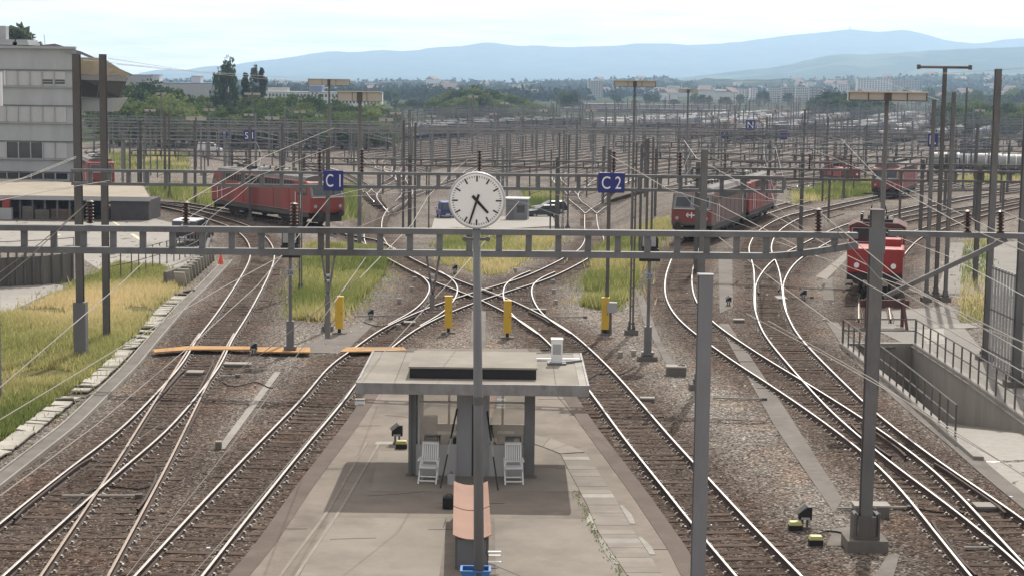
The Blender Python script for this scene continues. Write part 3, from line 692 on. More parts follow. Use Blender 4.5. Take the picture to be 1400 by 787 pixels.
b = MB()
for fx in (.16, .86): b.box((rl.x + wx * fx, cy, 3.094), (.015, wy - .1, .012), CONCD)
b.box((rr.x - .14, cy, 3.095), (.2, wy - .1, .016), CONC); b.obj('roof_seam', roof)
vp = GZ(761, 497, 3.09)
b = MB(); b.box((vp.x, vp.y, 3.12), (.55, .5, .06), HUTD); b.box((vp.x, vp.y, 3.48), (.33, .33, .66), WHITE); b.box((vp.x, vp.y, 3.83), (.36, .36, .04), WHITE); b.box((vp.x, vp.y - .17, 3.55), (.24, .015, .3), LGREY)
b.obj('roof_vent', roof, bevel=.012)
b = MB(); b.bar((vp.x + .1, vp.y - .1, 3.13), (vp.x + .75, vp.y + .4, 3.13), .07, HUTD); b.bar((vp.x - .9, vp.y + .55, 3.13), (vp.x + .7, vp.y + .62, 3.13), .13, WHITE, .06); b.obj('roof_pipe', roof)
yb = YF + 2.6
def fx(px): return GZ(px, 650, ZP).x
b = MB(); b.box(((xl + fx(625)) / 2 + .03, YF, .64), (fx(625) - xl - .06, .08, .90), HUTW); b.box(((fx(667) + xr) / 2 - .03, YF, .64), (xr - fx(667) - .06, .08, .90), HUTW)
for a, c in ((572, 625), (667, 717)):
    x0, x1 = fx(a), fx(c)
    b.box(((x0 + x1) / 2, YF, 2.76), (x1 - x0, .08, .12), HUTW); b.box(((x0 + x1) / 2, YF, 2.30), (x1 - x0, .07, .05), HUTW)
    for x in (x0, x1): b.box((x, YF, 1.9), (.06, .085, 1.66), HUTW)
b.obj('front_wall', hut)
for a, c in ((573, 624), (668, 716)): MB().box(((fx(a) + fx(c)) / 2, YF + .02, 1.9), (fx(c) - fx(a) - .04, .012, 1.6), GLZ).obj('window', hut)
b = MB(); b.box(((fx(625) + fx(667)) / 2, YF + .06, 1.5), (fx(667) - fx(625), .3, 2.64), mat('hut pillar panel', (.27, .275, .28), .7, 0, .12, 1.5, streak=.4)); b.box(((fx(625) + fx(667)) / 2, YF - .095, 1.5), (.05, .02, 2.6), DARK); b.obj('middle_pillar', hut)
b = MB(); b.box((xl + .05, YF + 1.3, 1.5), (.1, 2.5, 2.64), HUTW); b.obj('side_wall', hut); b = MB(); b.box((xr - .05, YF + 1.3, 1.5), (.1, 2.5, 2.64), HUTW); b.obj('side_wall', hut)
b = MB(); b.box(((xl + xr) / 2, yb, .68), (xr - xl - .2, .08, .98), HUTW); b.box(((xl + xr) / 2, yb, 2.6), (xr - xl - .2, .08, .4), HUTW)
for k in range(5): b.box((xl + .13 + (xr - xl - .26) * k / 4, yb, 1.78), (.07, .08, 1.22), HUTW)
b.obj('back_wall', hut)
b = MB(); b.box(((xl + xr) / 2 + .7, YF + 1.2, .95), (1.2, .6, .06), WHITE); b.box(((xl + xr) / 2 - .9, YF + 2.2, .95), (1.1, .5, .06), WHITE); b.box(((xl + xr) / 2 + .9, YF + .9, 1.12), (.5, .4, .3), LGREY); b.box((xl + .45, YF + 1.0, 1.3), (.4, .3, .8), LGREY); b.obj('desk', hut)
for px, w in ((560, .08), (723, .30)):
    x = fx(px); b = MB(); b.box((x, YF - .02 if w > .2 else YF - .05, 1.5), (w, .14, 2.66), HUTD); b.box((x, YF - .04, .20), (w + .14, .26, .05), CONCD); b.obj('post', hut)
b = MB(); b.box((xl + .02, YF + .02, 1.5), (.13, .16, 2.66), HUTD); b.obj('post', hut)

# folding chairs
CHW = mat('white garden chair plastic', (.72, .72, .71), .5, 0, .06, 3.0)
def folding_chair(name, label, loc, rz):
    t = thing(name, label, 'chair', loc, rz, 'folding chairs in front of the hut')
    b = MB(); b.box((0, 0, .44), (.46, .44, .035), CHW); b.obj('seat', t, bevel=.008)
    b = MB(); a = R(14); bk = lambda u, w: (u, .20 + math.sin(a) * w, .46 + math.cos(a) * w)
    for s in (-1, 1): b.bar(bk(s * .21, 0), bk(s * .21, .62), .045, CHW)
    b.bar(bk(-.23, .60), bk(.23, .60), .06, CHW, .16, up=(0, 1, 0)); b.bar(bk(-.21, .10), bk(.21, .10), .06, CHW, .03)
    for k in range(6): b.bar(bk(-.15 + .06 * k, .10), bk(-.15 + .06 * k, .55), .036, CHW, .015)
    b.obj('backrest', t)
    for s in (-1, 1):
        MB().bar((s * .25, -.30, 0), (s * .25, .24, .62), .04, CHW).obj('leg', t); MB().bar((s * .225, .34, 0), (s * .225, -.18, .44), .04, CHW).obj('leg', t)
        b = MB(); b.box((s * .26, 0, .65), (.05, .46, .03), CHW); b.obj('armrest', t)
    b = MB(); b.bar((-.25, -.27, .09), (.25, -.27, .09), .035, CHW); b.bar((-.225, .26, .09), (.225, .26, .09), .035, CHW); b.bar((-.25, -.2, .2), (.25, -.2, .2), .03, CHW); b.obj('crossbar', t)
    return t
folding_chair('folding_chair', 'white folding garden chair under the left hut window', GZ(586, 658, ZP + .001), R(-6))
folding_chair('folding_chair', 'white folding garden chair under the right hut window', GZ(702, 659, ZP + .001), R(4))
for a, c, lab in (((602, 667), (625, 558), 'long broom pole leaning beside the left white chair'), ((681, 670), (666, 562), 'long broom pole leaning beside the right white chair')):
    p0 = GZ(*a, ZP); p1 = P(*c, YF - .13); m1 = p0.lerp(p1, .42); m2 = p0.lerp(p1, .62)
    t = thing('leaning_pole', lab, 'pole', p0); q = lambda v: v - p0
    MB().tube([q(p0), q(m1)], .022, BLACK, 6).obj('lower_grip', t); MB().tube([q(m1), q(m2)], .02, LGREY, 6).obj('shaft', t); MB().tube([q(m2), q(p1)], .026, BLACK, 6).obj('upper_grip', t)
# covered rack in front of the hut
PINK = mat('faded salmon tarpaulin', (.28, .172, .125), .85, 0, .14, 1.2, .1, dirt=(.27, .165, .12))
ra, rb = GZ(645.5, 730, 1.05), GZ(643.7, 657, 1.05)
rk = thing('covered_rack', 'long tool rack under a sagging salmon cover, on the platform in front of the hut', 'rack', (ra.x, ra.y, 0), math.atan2(-(rb.x - ra.x), rb.y - ra.y)); LR = (rb - ra).length
b = MB()
for k in range(2):
    y0, y1 = k * LR / 2, (k + 1) * LR / 2 - .03; vs = []
    for y in (y0, y1):
        for i in range(9):
            x = -.44 + .88 * i / 8; vs.append((x, y, 1.05 - .11 * (1 - (x / .44) ** 2) + (.012 if k else 0)))
    vs += [(x, y, z - .02) for x, y, z in vs]; fs = []
    for i in range(8): fs += [(i, i + 1, 10 + i, 9 + i), (18 + i, 27 + i, 28 + i, 19 + i), (i, 18 + i, 19 + i, i + 1), (9 + i, 10 + i, 28 + i, 27 + i)]
    fs += [(0, 9, 27, 18), (8, 26, 35, 17)]
    b.add(vs, fs, PINK)
b.obj('cover', rk)
b = MB(); b.box((0, LR / 2, .54), (.66, LR - .3, .70), HUTD); b.obj('cabinet', rk)
b = MB()
for k in range(5):
    for s in (-1, 1): b.bar((s * .36, .2 + k * (LR - .4) / 4, .02 + ZP), (s * .36, .2 + k * (LR - .4) / 4, .96), .05, DKSTEEL)
b.obj('frame', rk)
for z, y in ((.62, .1), (.42, .5), (.42, -.05)): MB().box((.52, y, z), (.30, .07, .03), WHITE).obj('bracket', rk)
bb = GZ(650, 800, ZP)
t = thing('blue_crate', 'open blue plastic crate at the near end of the covered rack', 'crate', (bb.x, bb.y, ZP)); BLP = mat('blue plastic', (.05, .17, .42), .5, 0, .06, 2.0)
b = MB()
for c, d in (((0, -.2, .2), (.62, .02, .4)), ((0, .2, .2), (.62, .02, .4)), ((-.3, 0, .2), (.02, .38, .4)), ((.3, 0, .2), (.02, .38, .4)), ((0, 0, .012), (.58, .38, .02))): b.box(c, d, BLP)
b.obj('body', t); b = MB()
for c, d in (((0, -.22, .385), (.68, .035, .035)), ((0, .22, .385), (.68, .035, .035)), ((-.325, 0, .385), (.035, .40, .034)), ((.325, 0, .385), (.035, .40, .034))): b.box(c, d, BLP)
b.obj('rim', t)
bp_ = GZ(614, 694, ZP); t = thing('tool_case', 'small black case on the platform left of the covered rack', 'case', (bp_.x, bp_.y, ZP)); MB().box((0, 0, .16), (.34, .3, .32), BLACK).obj('body', t, bevel=.03); MB().tube([(-.08, 0, .32), (-.06, 0, .38), (.06, 0, .38), (.08, 0, .32)], .012, BLACK).obj('handle', t)
cp = GZ(617, 661, ZP); t = thing('canister', 'grey canister by the hut pillar beside the left pole', 'canister', (cp.x, cp.y, ZP)); MB().cyl((0, 0, 0), (0, 0, .30), .11, LGREY, 14).obj('body', t); MB().cyl((0, 0, .30), (0, 0, .36), .045, HUTD, 10, .03).obj('cap', t)

# platform clock
ck = GZ(655, 802, ZP); YC = ck.y; cz = Zat(274, ck, 652); cxx = P(652, 274, YC).x - ck.x
clk = thing('station_clock', 'round white station clock on a tall tapered pole showing about half past four', 'clock', (ck.x, YC, ZP))
hh = cz - ZP; DIAL = mat('clock dial white', (.80, .79, .75), .45, 0, .03, 2.0); CASE = mat('clock case grey', (.42, .42, .42), .45, .2, .05, 2.0)
b = MB(); b.tube([(0, 0, 0), (cxx * .5, 0, hh * .5), (cxx, 0, hh - .55)], [.118, .10, .083], POSTC, 18); b.box((0, 0, .02), (.5, .5, .04), DKSTEEL); b.obj('pole', clk, True)
zc = Zat(547, ck) - ZP
b = MB(); b.cyl((cxx * .5, 0, zc - .09), (cxx * .5, 0, zc + .09), .118, DKSTEEL, 16); z2 = Zat(327, ck) - ZP
b.box((cxx, 0, z2), (.52, .08, .06), DKSTEEL)
for s in (-1, 1): b.cyl((cxx + s * .25, -.06, z2), (cxx + s * .25, .06, z2), .055, DKSTEEL, 10)
b.obj('clamp', clk)
b = MB(); b.cyl((cxx, -.11, hh), (cxx, .11, hh), .615, CASE, 64); b.obj('case', clk, bevel=.02)
b = MB(); b.cyl((cxx, -.118, hh), (cxx, -.112, hh), .575, DIAL, 64); dial = b.obj('dial', clk)
b = MB()
for k in range(60):
    a = k * math.pi / 30; big = k % 5 == 0; r1 = .535; r0 = r1 - (.125 if big else .04); w = .033 if big else .013
    b.bar((cxx + math.sin(a) * r0, -.123, hh + math.cos(a) * r0), (cxx + math.sin(a) * r1, -.123, hh + math.cos(a) * r1), w, BLACK, .006, up=(0, 1, 0)) if False else b.add([(cxx + math.sin(a) * r + math.cos(a) * w * s, y, hh + math.cos(a) * r - math.sin(a) * w * s) for y in (-.119, -.124) for r, s in ((r0, -.5), (r0, .5), (r1, .5), (r1, -.5))], [(0, 1, 2, 3), (4, 5, 6, 7), (0, 1, 5, 4), (1, 2, 6, 5), (2, 3, 7, 6), (3, 0, 4, 7)], BLACK)
b.obj('dial_marks', dial)
def hand(ang, l0, l1, w0, w1, y):
    b = MB(); a = R(ang); f = lambda r, s: (cxx + math.sin(a) * r + math.cos(a) * s, hh + math.cos(a) * r - math.sin(a) * s)
    q = [f(-l0, -w0), f(-l0, w0), f(l1, w1), f(l1, -w1)]; b.add([(x, yy, z) for yy in (y, y - .006) for x, z in q], [(0, 1, 2, 3), (4, 5, 6, 7), (0, 1, 5, 4), (1, 2, 6, 5), (2, 3, 7, 6), (3, 0, 4, 7)], BLACK); return b
hand(137, .14, .36, .033, .026, -.128).obj('hour_hand', clk); hand(197.5, .14, .53, .026, .019, -.137).obj('minute_hand', clk)

# ------------------------------------------------------------------ masts, gantries, signs
def hbeam(b, h, w, m, t=.022, z0=0.0, fat=1.0):
    b.box((0, w / 2, z0 + h / 2), (w, t * fat, h), m); b.box((0, -w / 2, z0 + h / 2), (w, t * fat, h), m); b.box((0, 0, z0 + h / 2), (t, w - t * fat, h), m)
def footing(t, w, m=CONCD):
    b = MB(); b.box((0, 0, .10), (w * 3.0, w * 2.6, .26), m); b.obj('foundation', t)
    b = MB(); b.box((0, 0, .25), (w * 1.7, w * 1.7, .04), DKSTEEL)
    for sx in (-1, 1):
        for sy in (-1, 1): b.cyl((sx * w * .72, sy * w * .72, .25), (sx * w * .72, sy * w * .72, .36), .03, DKSTEEL, 6)
        b.box((sx * w * .6, 0, .42), (w * .18, w * .9, .34), DKSTEEL)
    b.obj('base_plate', t)
def mast(px, py, pytop, w, label, m=None, sleeve=False, pxtop=None, foot=True, box=False, group=None, slim=False, insul=0):
    w *= .78; p = G(px, py, 0.0); zt = Zat(pytop, p) ; h = zt - p.z
    t = thing('catenary_mast', label, 'mast', p, 0, group); m = m or (STEEL if w > .3 else DKSTEEL)
    b = MB()
    if box:
        for s in (-1, 1): b.box((s * w * .32, 0, h / 2), (w * .36, w * .8, h), m)
        for k in range(int(h / .8)): b.box((0, 0, .5 + k * .8), (w * .3, w * .5, .05), m)
    else: hbeam(b, h, w, m)
    b.box((0, 0, h + .01), (w * 1.05, w * 1.05, .02), m)
    b.obj('shaft', t)
    if sleeve:
        b = MB(); b.box((0, 0, 1.15), (w * 1.75, w * 1.6, 2.3), mat('sleeve grey', (.15, .152, .155), .6, .2, .15, 2, streak=.3)); b.box((0, 0, .06), (w * 2.2, w * 2.0, .12), CONCD); b.obj('footing_sleeve', t)
    elif foot: footing(t, w)
    for k in range(insul):
        zi = h * (.62 + .14 * k); b = MB(); insulator(b, (0, -w * .5, zi), (0, -w * .5 - .55, zi + .12)); b.obj('insulator', t)
    return t
def insulator(b, a, c, r=.075):
    a, c = Vector(a), Vector(c); n = 7; pts = []; rs = []
    for k in range(n):
        for f, q in ((.0, .35), (.35, 1.0), (.6, 1.0), (.95, .35)): pts.append(a.lerp(c, (k + f) / n)); rs.append(r * q)
    b.tube(pts, rs, INSUL, 8)
mast(111, 490, 75, .36, 'tall steel mast in a grey sleeve on the grass bank, left of its twin', sleeve=True)
mast(146, 465, 75, .34, 'tall slender steel mast on the grass bank, right of the sleeved one', foot=False)
mC1 = mast(448, 452, 188, .22, 'dark mast standing behind the blue sign left of the clock', DKSTEEL)
mC2 = mast(829, 456, 205, .20, 'dark mast with yellow cabinet at its foot, behind the blue sign right of the clock', DKSTEEL)
mast(863, 457, 195, .26, 'dark box mast with a broad base right of the blue C 2 sign', DKSTEEL, box=True)
mast(874, 362, 198, .19, 'dark mast in the weeds just right of the box mast', DKSTEEL)
mast(883, 352, 190, .20, 'middle mast of the cluster in the weeds right of the C 2 sign', DKSTEEL)
mast(890, 341, 188, .18, 'right mast of the cluster in the weeds right of the C 2 sign', DKSTEEL)
mast(955, 532, 205, .30, 'grey mast in front of the dusty locomotive, behind the thick foreground post', STEEL)
mast(411, 402, 165, .22, 'dark mast with a stained base at the edge of the left grass island', DKSTEEL, box=True)
mast(342, 302, 172, .24, 'mast in front of the side of the left red locomotive', DKSTEEL)
mast(386, 306, 168, .22, 'thin mast in front of the right half of the left red locomotive', DKSTEEL)
mast(232, 270, 152, .22, 'mast at the back of the grass strip, nearest the flat-roofed shed', DKSTEEL)
mast(267, 277, 165, .26, 'dark mast standing in the grass strip behind the parked car', DKSTEEL)
mast(226, 266, 152, .26, 'left of the mast pair behind the grass strip by the shed', DKSTEEL); mast(193, 262, 165, .26, 'mast seen over the shed roof', DKSTEEL)
for k, (x, y, yt) in enumerate(((551, 320, 165), (559, 323, 150), (567, 320, 168))): mast(x, y, yt, .24, 'dark mast in the tight cluster between the left throat and the blue van', DKSTEEL, group='mast cluster by the left throat', box=k == 1)
for k, (x, y, yt) in enumerate(((763, 314, 182), (769, 316, 178), (776, 312, 185))): mast(x, y, yt, .24, 'dark mast in the tight cluster beside the parked cars', DKSTEEL, group='mast cluster by the right throat', box=k == 1)
mast(752, 322, 205, .18, 'thin mast at the back corner of the grass triangle', DKSTEEL); mast(586, 318, 232, .16, 'thin post left of the clock behind the long beam', DKSTEEL)
mast(1097, 258, 150, .28, 'mast behind the rear red locomotive, left of the small wagon', DKSTEEL); mast(1112, 262, 165, .2, 'thin mast left of the dark red shunter in the distance', DKSTEEL)
mast(1129, 258, 160, .26, 'mast immediately left of the distant dark shunter', DKSTEEL); mast(1153, 271, 195, .28, 'short mast with a broad foot in front of the distant dark shunter', DKSTEEL)
mast(1266, 412, 137, .23, 'pale outer mast, left of the three standing together on the paved yard', STEEL); mast(1292, 412, 127, .23, 'pale outer mast, right of the three standing together on the paved yard', STEEL)
mT = mast(1279, 408, 92, .24, 'middle mast of the three on the paved yard, with a crossbar on top', DKSTEEL)
hT = Zat(92, G(1279, 408)) - G(1279, 408).z
b = MB(); b.tube([(-1.38, 0, hT), (1.30, 0, hT)], .075, STEEL, 8); b.obj('crossbar', mT)
for s in (-1.40, 1.32): b = MB(); b.box((s, 0, hT), (.16, .2, .24), DKSTEEL); b.obj('crossbar_end', mT)
mast(1347, 492, 95, .31, 'thick steel mast left of the slatted grey fence', STEEL); mast(1388, 528, 88, .34, 'thick steel mast at the right edge, in front of the slatted fence', STEEL)
mast(1316, 260, 120, .26, 'mast in the yellow grass left of the white tank wagons', DKSTEEL); mast(1331, 300, 170, .24, 'dark mast between the paved yard and the tank wagons', DKSTEEL)
# thick foreground post
p = P(957, 787, 27.6); p.z = 0; t = thing('foreground_post', 'thick grey steel post in the near right foreground, cut by the lower edge', 'mast', (GZ(950, 1100, 0).x + .05, 27.6, 0)); hfp = Zat(376, Vector((2.9, 27.6, 0)), 965)
b = MB(); hbeam(b, hfp, .22, POSTC, .022); b.box((0, 0, hfp + .01), (.25, .25, .02), POSTC); b.obj('shaft', t); footing(t, .3)

def beam(pa, pb, depth, step, m, bot_r=.055, top=(.14, .10)):
    """Vierendeel girder between two points (its top line), as one mesh; world coordinates relative to pa"""
    pa, pb = Vector(pa), Vector(pb); d = pb - pa; L = d.length; n = max(2, round(L / step)); b = MB(); dz = Vector((0, 0, -depth))
    b.bar(pa, pb, top[0], m, top[1]); b.bar(pa + dz, pb + dz, top[0] * .8, m, top[1] * 1.1)
    for k in range(n + 1):
        q = pa + d * (k / n); w = .15 if depth > .5 else .11
        b.bar(q + Vector((0, 0, -top[1] * .5 - .001)), q + dz + Vector((0, 0, top[1] * .55 + .001)), w, m, .1, up=(0, 1, 0))
    return b
YG1 = 42.4
def g1(px, py): return P(px, py, YG1)
base1 = G(1188, 757); mh = Zat(290, base1, 1205)
ga = thing('catenary_gantry', 'long grey steel girder gantry right across the foreground with its mast on the right', 'gantry', (base1.x, YG1, 0)); o1 = Vector((base1.x, YG1, 0))
pa, pb = g1(-170, 309.5), g1(1172, 322); pa.y = pb.y = YG1
BEAMC = mat('girder galvanised grey', (.155, .158, .158), .6, .15, .22, 1.2, streak=.5, dirt=(.085, .083, .08), spec=.3)
dep = (342 - 312) / 56.6
bm_ = beam(pa - o1, pb - o1 - Vector((2.2, 0, 0)), dep, .725, BEAMC, top=(.26, .14)); 
q1 = pb - o1
bm_.bar(q1 - Vector((2.2, 0, 0)), q1, .26, BEAMC, .14)
cur = [q1 + Vector((-2.2 + 2.2 * k / 8, 0, -dep + .30 * (k / 8) ** 1.4)) for k in range(9)]
for u_, v_ in zip(cur[:-1], cur[1:]): bm_.bar(u_, v_ + (v_ - u_) * .05, .2, BEAMC, .15)
for k in (3, 6): bm_.bar(cur[k] + Vector((0, 0, .08)), Vector((cur[k].x, 0, q1.z - .071 + (pa - pb).z * 0)), .15, BEAMC, .1, up=(0, 1, 0))
bm_.obj('girder', ga)
b = MB(); hbeam(b, mh, .28, STEEL, .026); b.box((0, 0, mh + .012), (.32, .32, .024), STEEL); b.box((0, -.155, q1.z - .1), (.40, .02, .62), BEAMC); mst = b.obj('mast', ga)
b = MB(); b.box((0, 0, .1), (1.0, .85, .36), CONCD); b.obj('foundation', mst); b = MB(); b.box((0, 0, .32), (.62, .62, .06), DKSTEEL)
for s in (-1, 1):
    b.box((s * .27, 0, .62), (.10, .42, .56), DKSTEEL); b.cyl((s * .29, -.25, .3), (s * .29, -.25, .95), .03, DKSTEEL, 6); b.cyl((s * .29, .25, .3), (s * .29, .25, .95), .03, DKSTEEL, 6)
b.box((0, -.24, .6), (.42, .06, .5), DKSTEEL); b.obj('base_plate', mst)
q2 = g1(1215, 319); q2.y = YG1; q3 = g1(1560, 326); q3.y = YG1
b = MB(); b.bar(q2 - o1, q3 - o1, .22, BEAMC, .13); b.obj('top_bar', ga)
s0, s1 = g1(1208, 406), g1(1376, 327); s0.y = s1.y = YG1; b = MB(); b.bar(s0 - o1, s1 - o1, .11, STEEL); b.obj('brace', ga)
for x in (449, 592):
    a1, a2, c, d_ = g1(x - 9.5, 345), g1(x + 9.5, 345), g1(x - 1, 402), g1(x - 1, 462 if x < 500 else 424); b = MB()
    b.bar(a1 - o1, c - o1, .05, STEEL); b.bar(a2 - o1, c - o1 + Vector((.02, 0, 0)), .05, STEEL); b.bar(c - o1, d_ - o1, .12, STEEL)
    for f in (.55, .68): b.bar((a1.lerp(c, f)) - o1, (a2.lerp(c, f)) - o1, .05, LGREY)
    b.obj('drop_bracket', ga)
for x in (123, 254, 402, 1119, 1323, 1368):
    a = g1(x, 311 + (x - 600) * .011); c = g1(x, 279 + (x - 600) * .011); b = MB(); insulator(b, a - o1, c - o1, .10); b.obj('insulator', ga)

DROP = {}
def gantry(name, label, pa, pb, depth, step, masts=(), m=DKSTEEL, w=.24, ins=(), top=(.26, .13), group=None, drops=0):
    """pa, pb = world points of the girder's top line; masts = parameters 0..1 along it"""
    g = Vector((pa.x, pa.y, gzf(pa.x, pa.y))); t = thing(name, label, 'gantry', g, 0, group)
    beam(pa - g, pb - g, depth, step, m, top=top).obj('girder', t)
    for f in masts:
        q = pa.lerp(pb, f); z0 = gzf(q.x, q.y); b = MB(); h = q.z - z0 + .35; hbeam(b, h, w, m, .03); o = b.obj('mast', t); o.location = Vector((q.x, q.y + .22, z0)) - g
    nd = int((pb - pa).length / drops) if drops else 0
    for k in range(nd):
        if m not in DROP: b = MB(); b.box((0, 0, -1.25), (.12, .12, 2.5), m); b.bar((0, 0, -2.3), (.9, -.1, -2.0), .05, m); DROP[m] = b.mesh('drop_post')
        link('drop_post', DROP[m], t, (pa.lerp(pb, (k + .35 + .3 * random.random()) / nd)) - g - Vector((0, .03, depth)))
    for f in ins:
        q = pa.lerp(pb, f); b = MB(); insulator(b, q - g + Vector((0, 0, .05)), q - g + Vector((0, 0, .95)), .09); b.obj('insulator', t)
    return t
gantry('catenary_gantry', 'second girder gantry, running behind the clock at the height of the blue C signs', P(98, 233, 69), P(1072, 243, 65.5), .52, .76, (), BEAMC, ins=(.36, .42, .585, .77, .86), top=(.18, .11))
gantry('catenary_gantry', 'thinner dark gantry just above the top of the clock', P(415, 216, 148), P(838, 222, 148), .5, 1.25, (0, .345, .82, .99), DKSTEEL, drops=4.2)
gantry('catenary_gantry', 'dark gantry passing just above the dusty locomotive to the right edge', P(946, 230, 105), P(1420, 236, 100), .56, 1.5, (.02, .84), DKSTEEL, ins=(.1, .35, .47), drops=4.5)
gantry('catenary_gantry', 'dark gantry crossing in front of the distant red locomotive cab', P(880, 208, 165), P(1312, 217, 168), .6, 1.6, (.04, .5, .96), DKSTEEL, ins=(.2, .42, .6), drops=4.2)
gantry('catenary_gantry', 'dark gantry over the right side tracks, below the N sign', P(842, 194, 215), P(1420, 201, 220), .6, 1.7, (.07, .36, .66, .93), DKSTEEL, drops=4.2)
gantry('catenary_gantry', 'dark gantry level with the R sign on the right', P(936, 178, 265), P(1312, 184, 270), .6, 1.8, (.01, .33, .66, .99), DKSTEEL, drops=4.2)
gantry('catenary_gantry', 'thin dark gantry between the locomotive pair and the grass strip on the right', P(1000, 221, 135), P(1420, 227, 138), .5, 1.5, (.23, .62), DKSTEEL, drops=4.5)
gantry('catenary_gantry', 'thin dark gantry in the right background, just behind the N sign', P(900, 170, 320), P(1330, 175, 325), .6, 2.0, (.0, .33, .66, 1), DKSTEEL, drops=5)
gantry('catenary_gantry', 'thin dark gantry in the left background, level with the S signs', P(170, 190, 250), P(500, 193, 255), .55, 1.8, (.02, .5, .98), DKSTEEL, drops=4.5)
gantry('catenary_gantry', 'thin dark gantry above the roof of the left red locomotive', P(180, 206, 200), P(450, 209, 205), .55, 1.6, (.03, .5, .97), DKSTEEL, drops=4.5)
# gantry rows over the sidings
ROWS = [(205, -232, -120), (232, -240, -60)] + [(s_, -250 if s_ > 250 else -244, -20) for s_ in (262, 290, 320, 350, 384, 418, 455, 495, 540, 590, 645, 720, 810, 920, 1050)]
gp = None
for k, (s, o0, o1_) in enumerate(ROWS):
    a = YN * o0 + YD * s; c = YN * o1_ + YD * s; za = gzf(*a) + 7.4; n = int((o1_ - o0) / 15) + 1
    gantry('yard_gantry', 'grey catenary gantry spanning the sidings of the yard', Vector((a[0], a[1], za)), Vector((c[0], c[1], gzf(*c) + 7.4)), .5, 3.0 if s > 400 else 2.2, [i / (n - 1) for i in range(n)], FARSTEEL, .28 if s < 500 else .34, drops=5.0 if s < 480 else 0, group='gantries over the yard sidings')
# floodlight masts and single masts in the yard
def flood(px, Y, py_top, wpx, hpx, label, w=.16, pxb=None, yb=None, boxes=3, group=None):
    q = P(px, py_top, Y); z0 = gzf(q.x, Y); sc = FPX / Y; W, Hh = wpx / sc, hpx / sc; h = q.z - z0 - Hh
    t = thing('floodlight_mast', label, 'floodlight mast', (q.x, Y, z0), 0, group)
    MB().cyl((0, 0, 0), (0, 0, h + Hh * .3), w * .62, STEEL, 10, w * .45).obj('pole', t)
    b = MB(); b.box((0, -.05, h + Hh - .03), (W, .5, .05), FLOOD); b.box((0, .02, h + Hh * .5 - .03), (W * .985, .36, Hh - .06), FLOOD); b.box((0, -.2, h + .015), (W, .08, .03), DKSTEEL); b.obj('lamp_housing', t)
    b = MB()
    for k in range(boxes + 1):
        if group and k % 3: continue
        b = MB(); b.box((-W / 2 + .02 + (W - .04) * k / boxes, -.17, h + Hh * .5 - .02), (.035, .04, Hh - .05), DKSTEEL); b.obj('divider', t)
    b = MB(); b.box((0, -.18, h + Hh * .45), (w * 1.5, .06, Hh * .95), DKSTEEL); b.obj('bracket', t)
    return t
flood(1213, 65, 125, 107, 13, 'floodlight mast with a very long lamp housing, rising behind the right gantry mast', .17, boxes=4)
flood(492, 124, 125, 60, 14, 'floodlight mast with a deep lamp housing left of the clock', .26); flood(868, 118, 110, 57, 9, 'floodlight mast with a pale lamp housing above the C 2 sign', .16)
flood(450, 160, 108, 57, 9, 'floodlight mast with a pale housing behind the left red locomotive', .18); flood(941, 230, 122, 26, 5, 'small floodlight mast above the dusty locomotive', .26)
pf = None
fl_spots = [(205,300,150,15,3),(220,350,127,14,3),(268,330,160,28,5),(286,360,149,14,3),(345,420,127,22,3),(340,300,156,13,3),(372,340,160,20,4),(410,380,152,16,3),(436,420,157,15,3),(541,330,154,16,3),(528,380,162,20,4),(590,400,158,14,3),(647,400,131,14,3),(676,360,155,14,3),(712,420,160,16,3),(743,460,150,12,3),(808,430,150,16,3),(975,420,158,14,3),(1006,520,152,14,3),(1060,480,150,16,3),(1145,430,158,14,3),(1228,600,140,12,3),(1340,420,150,14,3),(690,620,140,12,3)]
for px, Y, py, w, h in fl_spots:
    flood(px, Y, py, w, h, 'small pale floodlight on a thin mast standing in the sidings', .22, group='small floodlights in the sidings')
proto = {}
def yard_mast(i, x, y, h):
    k = i % 3
    if k not in proto:
        t = thing('yard_mast', 'slim grey catenary mast standing alone among the sidings', 'mast', (x, y, gzf(x, y)), 0, 'single masts among the sidings'); b = MB(); hh_ = (9.0, 10.5, 8.0)[k]; hbeam(b, hh_, .3, FARSTEEL, .05); b.obj('shaft', t)
        b = MB(); b.bar((0, 0, hh_ - 1.2), (2.4, 0, hh_ - 1.0), .08, FARSTEEL); b.bar((0, 0, hh_ - 2.2), (2.3, 0, hh_ - 1.05), .06, FARSTEEL); b.obj('bracket_arm', t); proto[k] = t
    else: copy_thing(proto[k], (x, y, gzf(x, y)), random.choice((0, math.pi)) - SG)
i = 0
for o in np.arange(-247, -20, 10.0):
    for s in np.arange(235, 1120, 46.0):
        if random.random() < .40: continue
        q = YN * (o + random.choice((-.2, .2))) + YD * (s + random.uniform(-14, 14))
        if abs(q[0]) > .36 * q[1]: continue
        if i >= 235: break
        yard_mast(i, q[0], q[1], 0); i += 1

